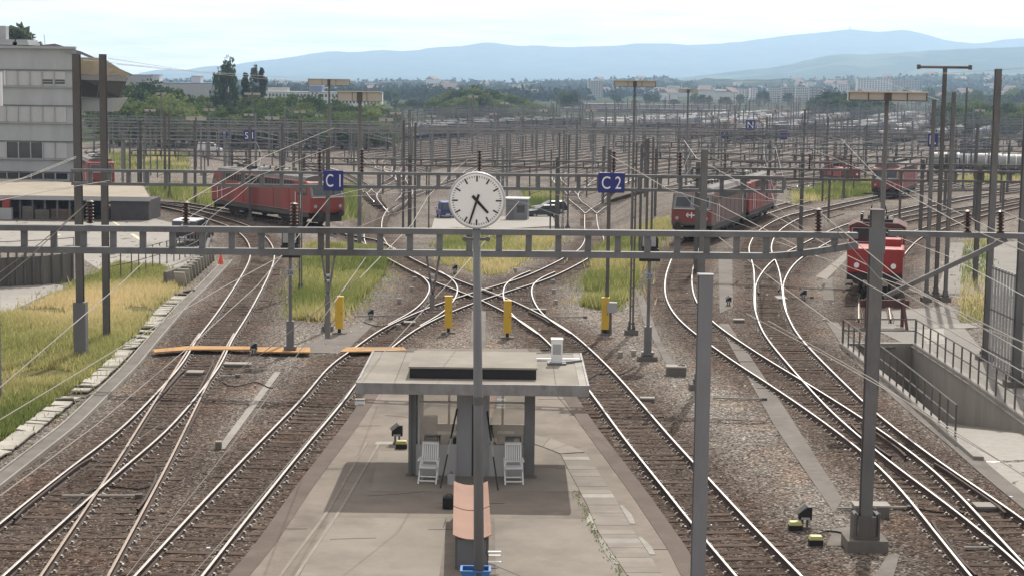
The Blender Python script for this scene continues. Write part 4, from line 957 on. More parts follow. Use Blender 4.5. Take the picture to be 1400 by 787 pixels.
# blue track signs with white lettering
def sign(name, label, px0, py0, px1, py1, Y, text, group=None):
    a, c = P(px0, py0, Y), P(px1, py1, Y); w, h = c.x - a.x, a.z - c.z; m_ = (a + c) / 2
    t = thing(name, label, 'track sign', m_, 0, group); b = MB(); b.box((0, 0, 0), (w, .05, h), BLUE); b.obj('panel', t, bevel=min(.03, w * .03))
    b = MB(); b.box((0, .06, 0), (w * .7, .07, .08), DKSTEEL); b.box((0, .12, -h * .25), (.08, .12, h * .9), DKSTEEL); b.obj('bracket', t)
    if Y > 100: zg = gzf(m_.x, Y + .25); b = MB(); b.box((0, .25, (zg - m_.z + h * .3) / 2), (.14, .14, m_.z - zg + h * .3), FARSTEEL); b.obj('post', t)
    if text:
        cu = bpy.data.curves.new('lettering', 'FONT'); cu.body = text; cu.align_x = 'CENTER'; cu.align_y = 'CENTER'; cu.size = h * 1.0; cu.extrude = .004; cu.space_character = 1.0
        tmp = bpy.data.objects.new('lettering', cu); COL.objects.link(tmp); bpy.context.view_layer.update()
        me_ = bpy.data.meshes.new_from_object(tmp.evaluated_get(bpy.context.evaluated_depsgraph_get())); bpy.data.objects.remove(tmp)
        vs = np.array([v.co[:] for v in me_.vertices]); lo, hi = vs.min(0), vs.max(0); k = min(h * .62 / max(hi[1] - lo[1], 1e-6), w * .72 / max(hi[0] - lo[0], 1e-6)); k2 = h * .62 / max(hi[1] - lo[1], 1e-6)
        for v in me_.vertices: v.co = Vector(((v.co.x - (lo[0] + hi[0]) / 2) * k, -v.co.z - .03, (v.co.y - (lo[1] + hi[1]) / 2) * k2))
        me_.materials.clear(); me_.materials.append(WHITE); link('lettering', me_, t)
    return t
sign('track_sign', 'blue square sign reading C 1 in white', 442, 233, 469.5, 261, 67.2, 'C 1')
sign('track_sign', 'blue oblong sign reading C 2 in white', 818, 236, 854, 264, 65.9, 'C 2')
sign('track_sign', 'small blue sign S 3, left of its neighbour with a wire across it', 303.5, 179, 316, 190, 300, 'S 3'); sign('track_sign', 'small blue S sign crossed by a bright wire, above the left red locomotive', 333, 178, 348, 193, 250, 'S 1')
sign('track_sign', 'small blue sign reading N in the right background', 1020, 164, 1032, 178, 330, 'N'); sign('track_sign', 'small blue sign reading 4 in the right background', 986, 178, 996, 190, 310, '4')
sign('track_sign', 'small blue sign reading R beside the masts on the right', 1269, 182, 1282, 201, 130, 'R'); sign('track_sign', 'plain small blue sign right of the N sign', 1066, 178, 1076, 191, 310, None)

SLABC = mat('pale chip', (.33, .31, .28), .9, 0, .2, 3)
# ------------------------------------------------------------------ lineside equipment
def post_box(px, py, label, extra=False):
    p = G(px, py); t = thing('yellow_cabinet', label, 'cabinet', p, R(random.uniform(-4, 4)))
    b = MB(); b.box((0, 0, .95), (.34, .26, 1.42), YEL); b.box((0, 0, 1.675), (.37, .29, .03), YEL); b.obj('body', t, bevel=.012)
    b = MB(); b.box((0, 0, .12), (.14, .12, .26), BLACK); b.box((0, 0, .03), (.6, .5, .06), CONCD); b.obj('foot', t)
    b = MB(); b.box((.10, -.135, .95), (.02, .012, .1), BLACK); b.obj('lock', t)
    if extra:
        b = MB(); b.box((.30, -.06, 1.25), (.44, .30, .46), LGREY); b.obj('switch_box', t); b = MB(); b.box((.24, .02, .5), (.12, .1, 1.0), CONCD); b.obj('box_post', t)
post_box(464, 456, 'yellow lineside cabinet beside the mast of the C 1 sign'); post_box(613, 455, 'yellow lineside cabinet just left of the clock pole'); post_box(693.5, 462, 'yellow lineside cabinet just right of the clock pole'); post_box(827, 457, 'yellow lineside cabinet with a grey switch box at the foot of the C 2 mast', True)
def dwarf(px, py, label, z=0.0, s=1.0, rz=0.0, lamp=None):
    s *= .64; p = G(px, py) if not z else GZ(px, py, z); t = thing('dwarf_signal', label, 'dwarf signal', p, rz)
    b = MB(); b.cyl((-.1 * s, 0, 0), (-.1 * s, 0, .42 * s), .03, DKSTEEL, 6); b.cyl((.1 * s, 0, 0), (.1 * s, 0, .42 * s), .03, DKSTEEL, 6); b.box((0, 0, .03), (.4 * s, .3 * s, .06), CONCD); b.obj('stand', t)
    b = MB(); b.prism([(-.26 * s, .40 * s), (.26 * s, .40 * s), (.26 * s, .92 * s), (.10 * s, .92 * s), (-.26 * s, .62 * s)], 1, -.10, .10, BLACK); b.obj('head', t)
    b = MB(); b.box((0, -.12, .46 * s), (.34 * s, .05, .05), LGREY); b.bar((-.27 * s, -.02, .635 * s), (.09 * s, -.02, .935 * s), .22, mat('signal hood rim', (.42, .42, .40), .5, .2, .05, 2), .02, up=(0, 1, 0)); b.obj('hood', t)
def marker(px, py, label, z=0.0, rz=0.0):
    p = G(px, py) if not z else GZ(px, py, z); t = thing('marker_block', label, 'marker block', p, rz)
    b = MB(); b.box((0, 0, .07), (.34, .24, .14), BLACK); b.obj('base', t); b = MB(); b.box((0, 0, .19), (.36, .26, .10), mat('pale yellow cap', (.45, .43, .16), .5, 0, .06, 2), taper=.8); b.obj('cap', t, bevel=.02)
dwarf(543, 606, 'black dwarf signal on the platform left of the hut', ZP); marker(549, 612, 'low block with a pale yellow cap beside the platform dwarf signal', ZP)
dwarf(1100, 722, 'black dwarf signal in the ballast left of the right gantry mast'); marker(1087, 724, 'small yellow-capped block behind the near dwarf signal'); marker(1115, 744, 'yellow-capped block in front of the near dwarf signal')
dwarf(347, 484, 'small dwarf signal beside the orange crossing boards', s=.8); dwarf(1098, 410, 'dwarf signal beside the right turnout', s=.9, rz=R(8)); dwarf(996, 418, 'dwarf signal on the concrete strip right of the foreground post', s=.8); dwarf(507, 436, 'dwarf signal in the ballast right of the left grass island', s=.8)
dwarf(622, 374, 'dwarf signal in front of the grass triangle', s=.9); dwarf(932, 512, 'small signal beside the grey mast behind the foreground post', s=.7)
def small_box(px, py, d, m, label, name='junction_box', z=0.0, rz=0.0):
    p = G(px, py) if not z else GZ(px, py, z); t = thing(name, label, 'junction box', p, rz); b = MB(); b.box((0, 0, d[2] / 2 - .03), (d[0], d[1], d[2]), m); b.obj('body', t, bevel=.01); b = MB(); b.box((0, 0, d[2]), (d[0] * 1.06, d[1] * 1.06, .05), CONC); b.obj('lid', t)
small_box(924, 512, (.75, .6, .34), CONCD, 'concrete junction box left of the thick foreground post'); small_box(1190, 703, (.9, .5, .28), CONCD, 'flat concrete box behind the right gantry mast'); small_box(299, 613, (.18, .18, .22), CONCD, 'tiny marker stone at the end of the pale duct strip')
small_box(492, 552, (.32, .2, .16), WHITE, 'small white box at the left platform edge by the hut roof', z=ZP); small_box(788, 556, (.3, .22, .14), CONC, 'small pale box at the right platform edge by the hut roof'); small_box(1350, 695, (.7, .5, .1), CONCD, 'flat grey plate between the rails near the right edge')
small_box(1068, 410, (.5, 1.2, .12), LGREY, 'grey point-machine cover on the right turnout')
for k, (x, y) in enumerate(((756, 388), (757, 401), (760, 416), (546, 414), (567, 384), (563, 398), (545, 450), (704, 372), (848, 488), (866, 486))):
    p = G(x, y); t = thing('cable_marker', 'small pale concrete marker stone standing in the ballast', 'marker stone', p, 0, 'marker stones in the ballast'); b = MB(); b.cyl((0, 0, -.02), (0, 0, .24), .10, CONC, 8, .13); b.obj('stone', t)
def rod(px0, py0, px1, py1, label, w=.07, m=CONC):
    a, c = G(px0, py0, .06), G(px1, py1, .06); t = thing('point_rod', label, 'point rod', a, 0, 'point rods across the tracks'); b = MB(); b.bar((0, 0, 0), c - a, w, m, .05); b.obj('rod', t); b = MB(); b.box(c - a, (.18, .18, .1), DKSTEEL); b.obj('joint', t)
for q in ((1145, 694, 1245, 693), (1318, 748, 1357, 748), (1078, 407, 1110, 406), (700, 353, 765, 353), (718, 366, 740, 367), (85, 677, 190, 677), (300, 514, 325, 513), (755, 432, 800, 433), (975, 543, 1045, 545), (484, 432, 562, 430)): rod(*q, 'pale steel rod lying across the ballast beside a turnout')
for x, y, d, lab in ((267, 512, (.6, .5, .12), 'flat grey box between the rails of the left turnout'), (282, 478, (.35, .5, .1), 'small pale block under the orange boards'), (560, 444, (.5, .4, .14), 'flat box beside the curve of the left platform track'), (735, 427, (.8, .35, .16), 'point machine beside the right platform track'), (1010, 440, (.5, .4, .12), 'flat concrete cover beside the turnout right of the foreground post'), (325, 500, (1.0, .5, .10), 'low grey box in the gravel below the orange boards'), (885, 548, (.5, .3, .12), 'small stone block in the gravel left of the foreground post')): small_box(x, y, d, CONCD, lab)
CBL = mat('black rubber cable', (.02, .02, .02), .8, 0, .1, 2)
for pts, lab in (([(100, 690), (120, 672), (150, 664), (190, 668), (215, 660)], 'black cable looping across the left turnout'), ([(300, 520), (320, 528), (350, 522), (372, 530), (384, 515)], 'black cable in the gravel left of the pale duct strip'), ([(1110, 735), (1130, 725), (1160, 730), (1185, 742)], 'black cable from the yellow-capped block to the right mast'), ([(870, 500), (845, 512), (820, 510), (800, 520)], 'black cable running from the signal foot to the right platform track'), ([(1240, 692), (1290, 700), (1325, 690)], 'black cable between the rails near the right edge'), ([(497, 440), (520, 446), (545, 441), (560, 447)], 'black cable beside the small dwarf signal right of the grass island')):
    q = catmull([G(x, y, .04) for x, y in pts], .5); o_ = q[0].copy(); b = MB(); b.tube([p - o_ for p in q], .022, CBL, 5); tag(b.obj('ground_cable', None, loc=o_), lab, 'cable')
lit = MB()
for i in range(420):
    k = random.choice(('A1', 'A2', 'B', 'C', 'D', 'E', 'B', 'C')); A = CL[k]; j = random.randrange(min(len(A), 70)); p = A[j]; s_ = random.uniform(.02, .06); lit.box((p[0] + random.gauss(0, 1.3), p[1] + random.uniform(-.5, .5), p[2] - ZR + .02), (s_ * 1.6, s_, s_ * .6), random.choice((CONC, SLABC, CONC, WHITE)) , rz=random.random() * 3)
tag(lit.obj('litter', None), 'scattered pale stones and scraps lying between the rails', 'litter', kind='stuff')
# tall shunting signals with arched boards
def arched_signal(px, py, label):
    p = G(px, py); sc = FPX / p.y; t = thing('shunting_signal', label, 'signal', p); zt = Zat(316 if px < 600 else 321, p) - p.z; hb = 36 / sc; w = 23 / sc
    b = MB(); b.cyl((0, 0, 0), (0, 0, zt - .2), .075, STEEL, 8, .06); b.obj('pole', t); b = MB(); b.box((0, 0, .08), (.8, .6, .2), CONCD); b.box((0, 0, .75), (.30, .26, 1.3), HUTD); b.box((0, 0, .3), (.5, .42, .12), HUTD); b.obj('base', t)
    pts = [(-w / 2, zt - hb), (w / 2, zt - hb), (w / 2, zt - .22)] + [(w / 2 - .22 + .22 * math.cos(a), zt - .22 + .22 * math.sin(a)) for a in (R(30), R(60), R(90))] + [(-w / 2, zt)]
    b = MB(); b.prism(pts, 1, .02, .10, BLACK); b.obj('board', t); b = MB(); b.box((-.03, .0, zt - hb * .25), (w * .80, .04, hb * .40), LGREY); b.box((0, -.12, zt - hb * .58), (w * 1.04, .26, hb * .10), BLACK); b.box((0, -.05, zt - hb * .85), (w * 1.25, .14, hb * .32), BLACK); b.obj('lamp_tray', t)
    b = MB(); b.box((0, -.09, zt - hb - .62), (.40, .02, .24), LGREY); np_ = b.obj('number_plate', t)
    cu = bpy.data.curves.new('n', 'FONT'); cu.body = '26' if px < 600 else '20'; cu.align_x = 'CENTER'; cu.align_y = 'CENTER'; cu.size = .24; cu.extrude = .002; tmp = bpy.data.objects.new('n', cu); COL.objects.link(tmp); bpy.context.view_layer.update()
    me_ = bpy.data.meshes.new_from_object(tmp.evaluated_get(bpy.context.evaluated_depsgraph_get())); bpy.data.objects.remove(tmp)
    for v in me_.vertices: v.co = Vector((v.co.x, -.105 - v.co.z, zt - hb - .62 + v.co.y))
    me_.materials.clear(); me_.materials.append(BLACK); link('lettering', me_, np_)
arched_signal(397, 484, 'shunting signal with an arched black board in front of the left grass island'); arched_signal(885, 492, 'shunting signal with an arched black board left of the thick foreground post')
# orange crossing boards
ORG = mat('orange crossing board', (.40, .215, .075), .9, 0, .2, 1.2, dirt=(.28, .18, .09))
for pts, lab in (([(209,477),(262,472),(343,473),(343,477),(265,477),(211,481)], 'orange crossing board over the leftmost track'), ([(352,474),(424,474),(424,481),(352,480)], 'short orange crossing board between the two left tracks'), ([(465,480),(474,474),(552,474),(556,478),(530,479),(480,480)], 'orange crossing board at the far end of the platform')):
    A = [G(x, y, .20) for x, y in pts]; b = MB().slab(A, .05, ORG); tag(b.obj('crossing_board'), lab, 'crossing board')
# pale slabs and trough along the left track
trp = [(-60,702),(0,656),(98,580),(178,502),(215,458),(252,416),(275,395),(297,372),(312,356)]
tz = thing('cable_trough', 'long pale concrete cable trough along the foot of the grass bank', 'cable trough', (0, 0, 0))
A = smooth(resample([G(x, y, .05) for x, y in trp], .5), 6)
def ribbon(A, o0, o1, z, th, m):
    T = np.gradient(A[:, :2], axis=0); T /= np.linalg.norm(T, axis=1)[:, None]; N = np.stack([T[:, 1], -T[:, 0]], 1); b = MB()
    for i in range(len(A) - 1):
        q = [Vector((A[j, 0] + N[j, 0] * o, A[j, 1] + N[j, 1] * o, z)) for j, o in ((i, o0), (i, o1), (i + 1, o1), (i + 1, o0))]; b.slab(q, th, m)
    return b
ribbon(A, -.22, .22, .10, .1, CONCD).obj('trough_lid', tz); ribbon(A, -.29, -.23, .13, .16, CONC).obj('trough_side', tz); ribbon(A, .23, .29, .13, .16, CONC).obj('trough_side', tz)
SLAB = mat('white edging slab', (.38, .36, .31), .95, 0, .15, 3.0, .2, rnd=.15, dirt=(.25, .235, .2))
A = resample(smooth(resample([G(x, y, .08) for x, y in [(-40,640),(0,618),(28,596),(62,570),(86,552),(128,522),(150,502),(172,480),(204,450),(222,426),(248,404),(262,396)]], .5), 3), .55)
sm_ = None
for i in range(len(A) - 1):
    if 20 < i % 27 < 23: continue
    T = A[i + 1] - A[i]; rz = math.atan2(T[1], T[0])
    b = MB(); b.box((0, 0, 0), (.52, .62, .05), SLAB)
    o = b.obj('edging_slab', None, loc=(A[i][0], A[i][1], .11 + random.uniform(-.02, .03))); o.rotation_euler = (random.gauss(0, .07), random.gauss(0, .07) + (.5 if i % 27 in (19, 24) else 0), rz + random.gauss(0, .05))
    tag(o, 'pale flat edging slab in the broken row below the grass bank', 'edging slab', 'edging slabs below the grass bank')
L0, L1 = G(249, 391), G(287, 357)
for i in range(11):
    p = L0.lerp(L1, i / 10); b = MB(); b.box((0, 0, .42), (.07, .62, .95), SLAB); o = b.obj('leaning_slab', None, loc=(p.x, p.y, 0)); o.rotation_euler = (0, R(-24) + random.gauss(0, .06), math.atan2((L1 - L0).y, (L1 - L0).x) + random.gauss(0, .05) - R(10)); tag(o, 'tall pale slab leaning against the wall end beside the traffic cone', 'leaning slab', 'leaning slabs below the railing')
cn = G(302, 363); t = thing('traffic_cone', 'orange-red traffic cone beside the curved left track', 'traffic cone', cn); CONE = mat('cone orange', (.75, .10, .04), .5, 0, .05, 2.0); b = MB(); b.cyl((0, 0, .04), (0, 0, .72), .19, CONE, 14, .04); b.obj('body', t); b = MB(); b.box((0, 0, .02), (.46, .46, .05), CONE); b.obj('foot', t); b = MB(); b.cyl((0, 0, .36), (0, 0, .46), .116, WHITE, 14, .092); b.obj('band', t)
# parking lot railing, retaining wall, lower fence
railing('lot_railing', 'long curved railing round the corner of the parking lot', [G(x, y, .25) for x, y in ((150,381),(180,375),(212,365),(240,357),(262,349),(280,338),(286,326))], 1.35, 1.15, 2, DKSTEEL, .03)
rw = [G(x, y) for x, y in ((-120,402),(0,392),(60,389),(100,384))]
t = thing('retaining_wall', 'stained grey retaining wall with dark posts at the left edge', 'wall', (0, 0, 0)); b = MB()
wall_between([p + Vector((0, 0, 1.55)) for p in rw], rw, .3, lambda i: (0, 1, 0), mat('stained wall', (.15, .142, .13), .9, 0, .25, .8, streak=.25, dirt=(.10, .095, .085))).obj('wall', t)
for i in range(18):
    p = rw[0].lerp(rw[3], i / 17); p2 = np.interp(p.x, [q.x for q in rw], [q.y for q in rw]); MB().box((p.x, p2 - .08, .95), (.10, .12, 1.9), DKSTEEL).obj('post', t)
railing('wall_railing', 'thin railing along the top of the left retaining wall', [p + Vector((0, .3, 1.5)) for p in rw], .9, 1.4, 2, DKSTEEL, .022)
wl = [G(x, y) for x, y in ((228,392),(262,380),(284,356),(288,342))]
t = thing('low_wall', 'low dark stone wall end under the lot railing', 'wall', (0, 0, 0)); wall_between([p + Vector((0, 0, .8)) for p in wl], wl, .35, lambda i: (-.6, .5, 0), mat('dark rubble wall', (.14, .125, .11), .95, 0, .3, 3.0, .5)).obj('wall', t)
# slatted grey fence at the right edge
t = thing('slatted_fence', 'tall grey slatted steel fence at the right edge between two thick masts', 'fence', G(1352, 494)); o_ = G(1352, 494); e_ = G(1470, 560); d_ = e_ - o_; FEN = mat('fence slat zinc', (.30, .31, .31), .5, .3, .12, 2.0, streak=.3, rnd=.15)
for k in range(26):
    q = d_ * (k / 25); b = MB(); b.box((q.x, q.y, 2.0), (.16, .05, 4.0), FEN, rz=math.atan2(d_.y, d_.x)); b.obj('slat', t)
b = MB()
for z in (.5, 2.2, 3.9): b.bar((0, .06, z), d_ + Vector((0, .06, z)), .06, DKSTEEL)
b.obj('rail', t)
# red buffer-stop frame in front of the shunter
p = G(1184, 446); t = thing('buffer_stop', 'dark red steel buffer stop frame in front of the shunting locomotive', 'buffer stop', p); RB = mat('dark red steel', (.085, .038, .033), .8, .0, .25, 2.0)
for s in (0, 1.7): b = MB(); b.bar((s, 0, 0), (s, 0, 1.35), .14, RB); b.bar((s, -1.1, 0), (s, -.05, 1.15), .12, RB); b.obj('frame', t)
b = MB(); b.box((.85, .05, 1.1), (2.3, .16, .34), RB); b.obj('cross_beam', t)
for s in (.1, 1.6): b = MB(); b.cyl((s, .13, 1.1), (s, .4, 1.1), .2, DKSTEEL, 12); b.obj('buffer', t)

# ------------------------------------------------------------------ overhead wires (points given as photo pixel + height above the level plateau)
def wire(pts, r=.011, m=WIRE, label='thin bright overhead wire slung between the near gantries', group='overhead wires above the near tracks'):
    q = [GZ(x, y, z) if z < 11 else P(x, y, z) for x, y, z in pts]; o = q[0].copy(); b = MB(); b.tube([p - o for p in q], r, m, 5)
    ob = b.obj('overhead_wire', None, loc=o); tag(ob, label, 'overhead wire', group); return ob
W_ = [[(-60,415,42.4),(56,332,42.4),(122,276,42.4)], [(-50,425,42),(40,352,42),(123,274,42.4)], [(-60,262,50),(30,244,60),(104,214,69)], [(-60,268,50),(40,242,60),(104,216,69)], [(-40,282,45),(60,262,55),(150,247,68)],
 [(-40,560,30),(0,529,31),(98,445,34),(165,388,42.4),(262,295,55),(352,241,62),(457,200,69)], [(-40,592,30),(0,573,31),(72,530,33),(175,468,38),(300,395,46),(403,340,58)], [(0,677,30),(132,580,36),(264,469,42.4),(352,390,50),(452,269,67)],
 [(66,675,40),(168,614,40),(218,580,41),(350,489,42),(492,380,42.4),(563,307,55),(585,269,66)], [(173,787,34),(339,580,38),(457,413,42),(500,352,60)], [(262,787,34),(350,686,36),(487,522,40),(620,380,48),(680,310,60),(710,275,66)],
 [(452,269,67),(480,262,80),(560,246,120)], [(585,269,67),(615,238,90),(640,218,140)], [(254,276,42.4),(360,215,60),(457,175,100)],
 [(835,213,66),(913,258.6,58),(982,280,52),(1050,316,46),(1120,352,42.4),(1240,418,36),(1420,520,30)], [(935,192,80),(952,216,66),(1050,271,56),(1120,287,44)], [(1111,204,90),(1243,260,70),(1330,300,50),(1420,345,42.4)],
 [(1120,289,42.4),(1202,380,42),(1279,425,38),(1420,475,34)], [(1119,289,42.4),(1239,388,38),(1320,430,34),(1420,478,31)], [(1150,190,110),(1202,245,80),(1320,310,42.4),(1420,352,38)], [(1050,290,60),(1140,340,50),(1238,388,42),(1420,492,33)],
 [(981,323,60),(1078,398,50),(1150,450,42)], [(1050,438,42),(1192,517,36),(1300,590,32),(1420,660,28)], [(1020,428,42),(1130,486,37),(1260,560,32),(1400,650,27)], [(1368,287,42.4),(1420,312,40)], [(1060,200,140),(1075,260,90)], [(955,205,65),(1010,232,80),(1080,258,100)],
 [(160,88,69),(400,112,230),(640,112,500)], [(113,82,70),(290,100,160),(500,112,400)], [(148,80,69),(260,97,140),(420,108,300)], [(1420,92,72),(1347,97,78),(1200,106,110),(980,114,260)], [(1284,137,100),(1200,110,150),(1000,113,400)], [(1420,478,40),(1238,392,52),(1060,330,75)], [(1420,415,48),(1300,352,60),(1165,300,90)]]
for q in W_: wire(q)
# messenger and contact wire over every siding and near track
def catenary(A, lab, grp, hc=5.5, hm=6.9, span=55, r=.02):
    A = resample(A, 9.0); z = A[:, 2] - ZR; s = np.arange(len(A)) * 9.0; ph = (s % span) / span; o = A[0].copy(); b = MB()
    b.tube([(p[0] - o[0], p[1] - o[1], zz_ + hm - 4 * .9 * f * (1 - f) - o[2]) for p, zz_, f in zip(A, z, ph)], r, WIRED, 4)
    b.tube([(p[0] - o[0], p[1] - o[1], zz_ + hc - o[2]) for p, zz_ in zip(A, z)], r, WIRED, 4)
    for i in range(0, len(A), 1):
        f = ph[i]; b.tube([(A[i, 0] - o[0], A[i, 1] - o[1], z[i] + hc - o[2]), (A[i, 0] - o[0], A[i, 1] - o[1], z[i] + hm - 4 * .9 * f * (1 - f) - o[2])], r * .5, WIRED, 3)
    tag(b.obj('catenary_line', None, loc=tuple(o)), lab, 'overhead wire', grp)
for i, (o, s0, A) in enumerate(lanes):
    if i % 2 == 0: catenary(A, 'catenary line hanging above a yard siding', 'catenary lines above the sidings')
for n in 'ABCDEJF':
    n = 'A1' if n == 'A' else n; A = CL[n]; A = A[A[:, 1] > 66]
    if len(A) > 12: catenary(A, 'catenary line above the near approach tracks', 'catenary lines above the approach tracks', r=.011)

# ------------------------------------------------------------------ rail vehicles
def on_track(n, px, py, L):
    A = CL[n]; p = G(px, py, ZR); i = int(np.argmin(np.abs(A[:, 0] - p.x) + np.abs(A[:, 1] - p.y)))
    def at(s): j = min(max(i + s, 0), len(A) - 1); k = int(j); f = j - k; return A[k] * (1 - f) + A[min(k + 1, len(A) - 1)] * f
    a, c = at(L * .2), at(L * .8); m_ = (a + c) / 2; d = a - c
    return Vector(m_), math.atan2(d[1], d[0])
def bogie(t, x, wb=2.7, axles=2):
    b = MB(); b.box((x, 0, .62), (wb + 1.3, 2.3, .30), DARK)
    for s in (-1, 1): b.box((x, s * 1.12, .55), (wb + 1.0, .12, .34), DARK); b.box((x, s * 1.05, .30), (.9, .1, .2), DARK)
    o = b.obj('bogie', t)
    for k in range(axles):
        xx = x - wb / 2 + wb * k / (axles - 1)
        for s in (-1, 1): b = MB(); b.cyl((xx, s * .72, .56), (xx, s * .84, .56), .60, RUST, 18); b.obj('wheel', o)
def buffers(t, x, sgn, z=1.05):
    for s in (-1, 1): b = MB(); b.cyl((x, s * .88, z), (x + sgn * .45, s * .88, z), .10, DARK, 10); b.cyl((x + sgn * .45, s * .88, z), (x + sgn * .55, s * .88, z), .26, DARK, 14); b.obj('buffer', t)
def pantograph(t, x, z, up=False):
    b = MB()
    for s in (-1, 1):
        b.box((x, s * .5, z + .12), (1.5, .06, .06), DARK)
        for e in (-.7, .7): insulator(b, (x + e, s * .5, z - .1), (x + e, s * .5, z + .12), .08)
        h = 1.1 if up else .28
        b.bar((x - .7, s * .45, z + .15), (x + .9, s * .35, z + .15 + h * .5), .05, DARK); b.bar((x + .9, s * .35, z + .15 + h * .5), (x - .3, s * .3, z + .15 + h), .04, DARK)
    b.bar((x - .3, -.85, z + .17 + h), (x - .3, .85, z + .17 + h), .06, DARK); b.bar((x, -.85, z + .17 + h), (x, .85, z + .17 + h), .06, DARK)
    b.obj('pantograph', t)
def locomotive(label, pos, rz, side, L=14.9, front=REDL, upper=None, emblem=False, group=None, panto=1):
    t = thing('electric_locomotive', label, 'locomotive', pos, rz); hl = L / 2 - .55; upper = upper or side
    prof = [(-hl, 1.0), (hl, 1.0), (hl + .05, 1.3), (hl + .05, 2.15), (hl - .42, 3.28), (hl - .75, 3.42), (-hl + .75, 3.42), (-hl + .42, 3.28), (-hl - .05, 2.15), (-hl - .05, 1.3)]
    b = MB(); b.prism(prof, 1, -1.48, 1.48, side); b.obj('body', t, bevel=.10)
    # end faces: coloured lower apron, grey upper cab front, windows
    for s in (-1, 1):
        b = MB(); b.box((s * (hl + .055), 0, 1.73), (.02, 2.80, .80), front); b.obj('front_apron', t)
        up_v = lambda u, z, e=.02: (s * (hl + .05 - (z - 2.15) * .416 + e), u, z + e * .4)
        b = MB(); q = [up_v(-1.38, 2.18), up_v(1.38, 2.18), up_v(1.34, 3.22), up_v(-1.34, 3.22)]; b.add(q + [(x - s * .03, y, z) for x, y, z in q], [(0, 1, 2, 3), (7, 6, 5, 4), (0, 4, 5, 1), (1, 5, 6, 2), (2, 6, 7, 3), (3, 7, 4, 0)], mat('cab front grey', (.20, .20, .195), .6, 0, .12, 2, streak=.4) if side is not REDD else side); cf = b.obj('cab_front', t)
        for u0, u1 in ((-1.22, -.08), (.08, 1.22)):
            b = MB(); q = [up_v(u0, 2.30, .035), up_v(u1, 2.30, .035), up_v(u1 * .98, 3.02, .035), up_v(u0 * .98, 3.02, .035)]; b.add(q + [(x - s * .02, y, z) for x, y, z in q], [(0, 1, 2, 3), (7, 6, 5, 4), (0, 4, 5, 1), (1, 5, 6, 2), (2, 6, 7, 3), (3, 7, 4, 0)], GLASS); w = b.obj('windscreen', t)
            b = MB(); qq = [Vector(v) + Vector((s * .012, 0, 0)) for v in q]
            for i in range(4): b.bar(qq[i], qq[(i + 1) % 4], .035, LGREY)
            b.obj('windscreen_frame', w)
        for u in (-1.05, 1.05): b = MB(); b.cyl((s * (hl + .06), u, 1.55), (s * (hl + .11), u, 1.55), .13, LGREY, 12); b.obj('headlight', t)
        b = MB(); b.tube([(s * (hl + .14), -1.3, 2.22), (s * (hl + .14), 1.3, 2.22)], .025, WHITE, 6); b.obj('handrail', t)
        buffers(t, s * (hl + .05), s); b = MB(); b.box((s * (hl - .1), 0, .62), (.12, 2.5, .5), DARK); b.obj('snow_plough', t)
    if emblem:
        b = MB(); x = hl + .078; b.box((x, 0, 1.78), (.014, .56, .085), WHITE); b.box((x + .001, 0, 1.78), (.014, .085, .40), WHITE)
        for k in (-1, 1):
            for j in (-1, 1): b.bar((x, k * .38, 1.78), (x, k * .24, 1.78 + j * .15), .07, WHITE, .012, up=(1, 0, 0))
        b.obj('emblem', t)
    b = MB(); b.prism([(-1.40, 3.40), (1.40, 3.40), (1.22, 3.66), (.6, 3.78), (-.6, 3.78), (-1.22, 3.66)], 0, -hl + .9, hl - .9, ROOFG); b.obj('roof', t)
    b = MB()
    for k in range(9): b.box((-hl + 2 + k * (2 * hl - 4) / 8, random.uniform(-.5, .5), 3.86), (.5, .7, random.uniform(.12, .4)), random.choice((ROOFG, DARK, LGREY)))
    for k in range(6): insulator(b, (-3 + k * 1.1, .55, 3.7), (-3 + k * 1.1, .55, 4.1), .09)
    b.tube([(-hl + 2, .55, 4.12), (hl - 2, .55, 4.12)], .03, WIRE, 5); b.obj('roof_equipment', t)
    pantograph(t, -hl + 2.6, 3.95); pantograph(t, hl - 2.6, 3.95)
    for s in (-1, 1):
        b = MB(); b.box((0, s * 1.49, 3.08), (2 * hl - 5.2, .02, .52), DARK)
        for k in range(24): b.box((-hl + 2.75 + k * (2 * hl - 5.5) / 23, s * 1.505, 3.08), (.05, .012, .46), HUTD)
        b.obj('louvre_band', t)
        for x in (-hl + 1.75, hl - 1.75):
            b = MB(); b.box((x, s * 1.492, 2.05), (.68, .016, 1.95), side); b.box((x, s * 1.50, 2.62), (.44, .014, .55), GLASS); d = b.obj('cab_door', t); b = MB()
            for u in (-.42, .42): b.tube([(x + u, s * 1.56, 1.25), (x + u, s * 1.56, 2.55)], .025, WHITE, 6)
            b.obj('handrail', d)
        for x in (-hl + .85, hl - .85): b = MB(); b.box((x, s * 1.492, 2.66), (.62, .014, .60), GLASS); b.obj('side_window', t)
        b = MB(); b.box((0, s * 1.47, 1.12), (2 * hl - .3, .05, .05), HUTD); b.box((0, s * 1.40, .90), (2 * hl - .6, .08, .36), mat('grey skirt', (.085, .08, .075), .85, 0, .2, 1.5)); b.obj('sole_bar', t)
        b = MB()
        for k in range(5): b.box((-hl + 3.3 + k * (2 * hl - 6.6) / 4, s * 1.488, 2.0), (.03, .012, 1.5), DARK)
        b.obj('panel_joint', t)
    b = MB(); b.box((0, 0, .72), (3.4, 2.4, .5), DARK); b.obj('transformer_box', t)
    bogie(t, -L * .26); bogie(t, L * .26); return t
def place(n, px, py, L, **k): m_, a = on_track(n, px, py, L); return m_, a
m_, a_ = on_track('D', 949, 329, 14.9); locomotive('dusty grey-brown electric locomotive with a red front and emblem, nearest on the right', m_, a_, GREYL, emblem=True)
m2, a2 = on_track('D', 949, 329, 46.0)
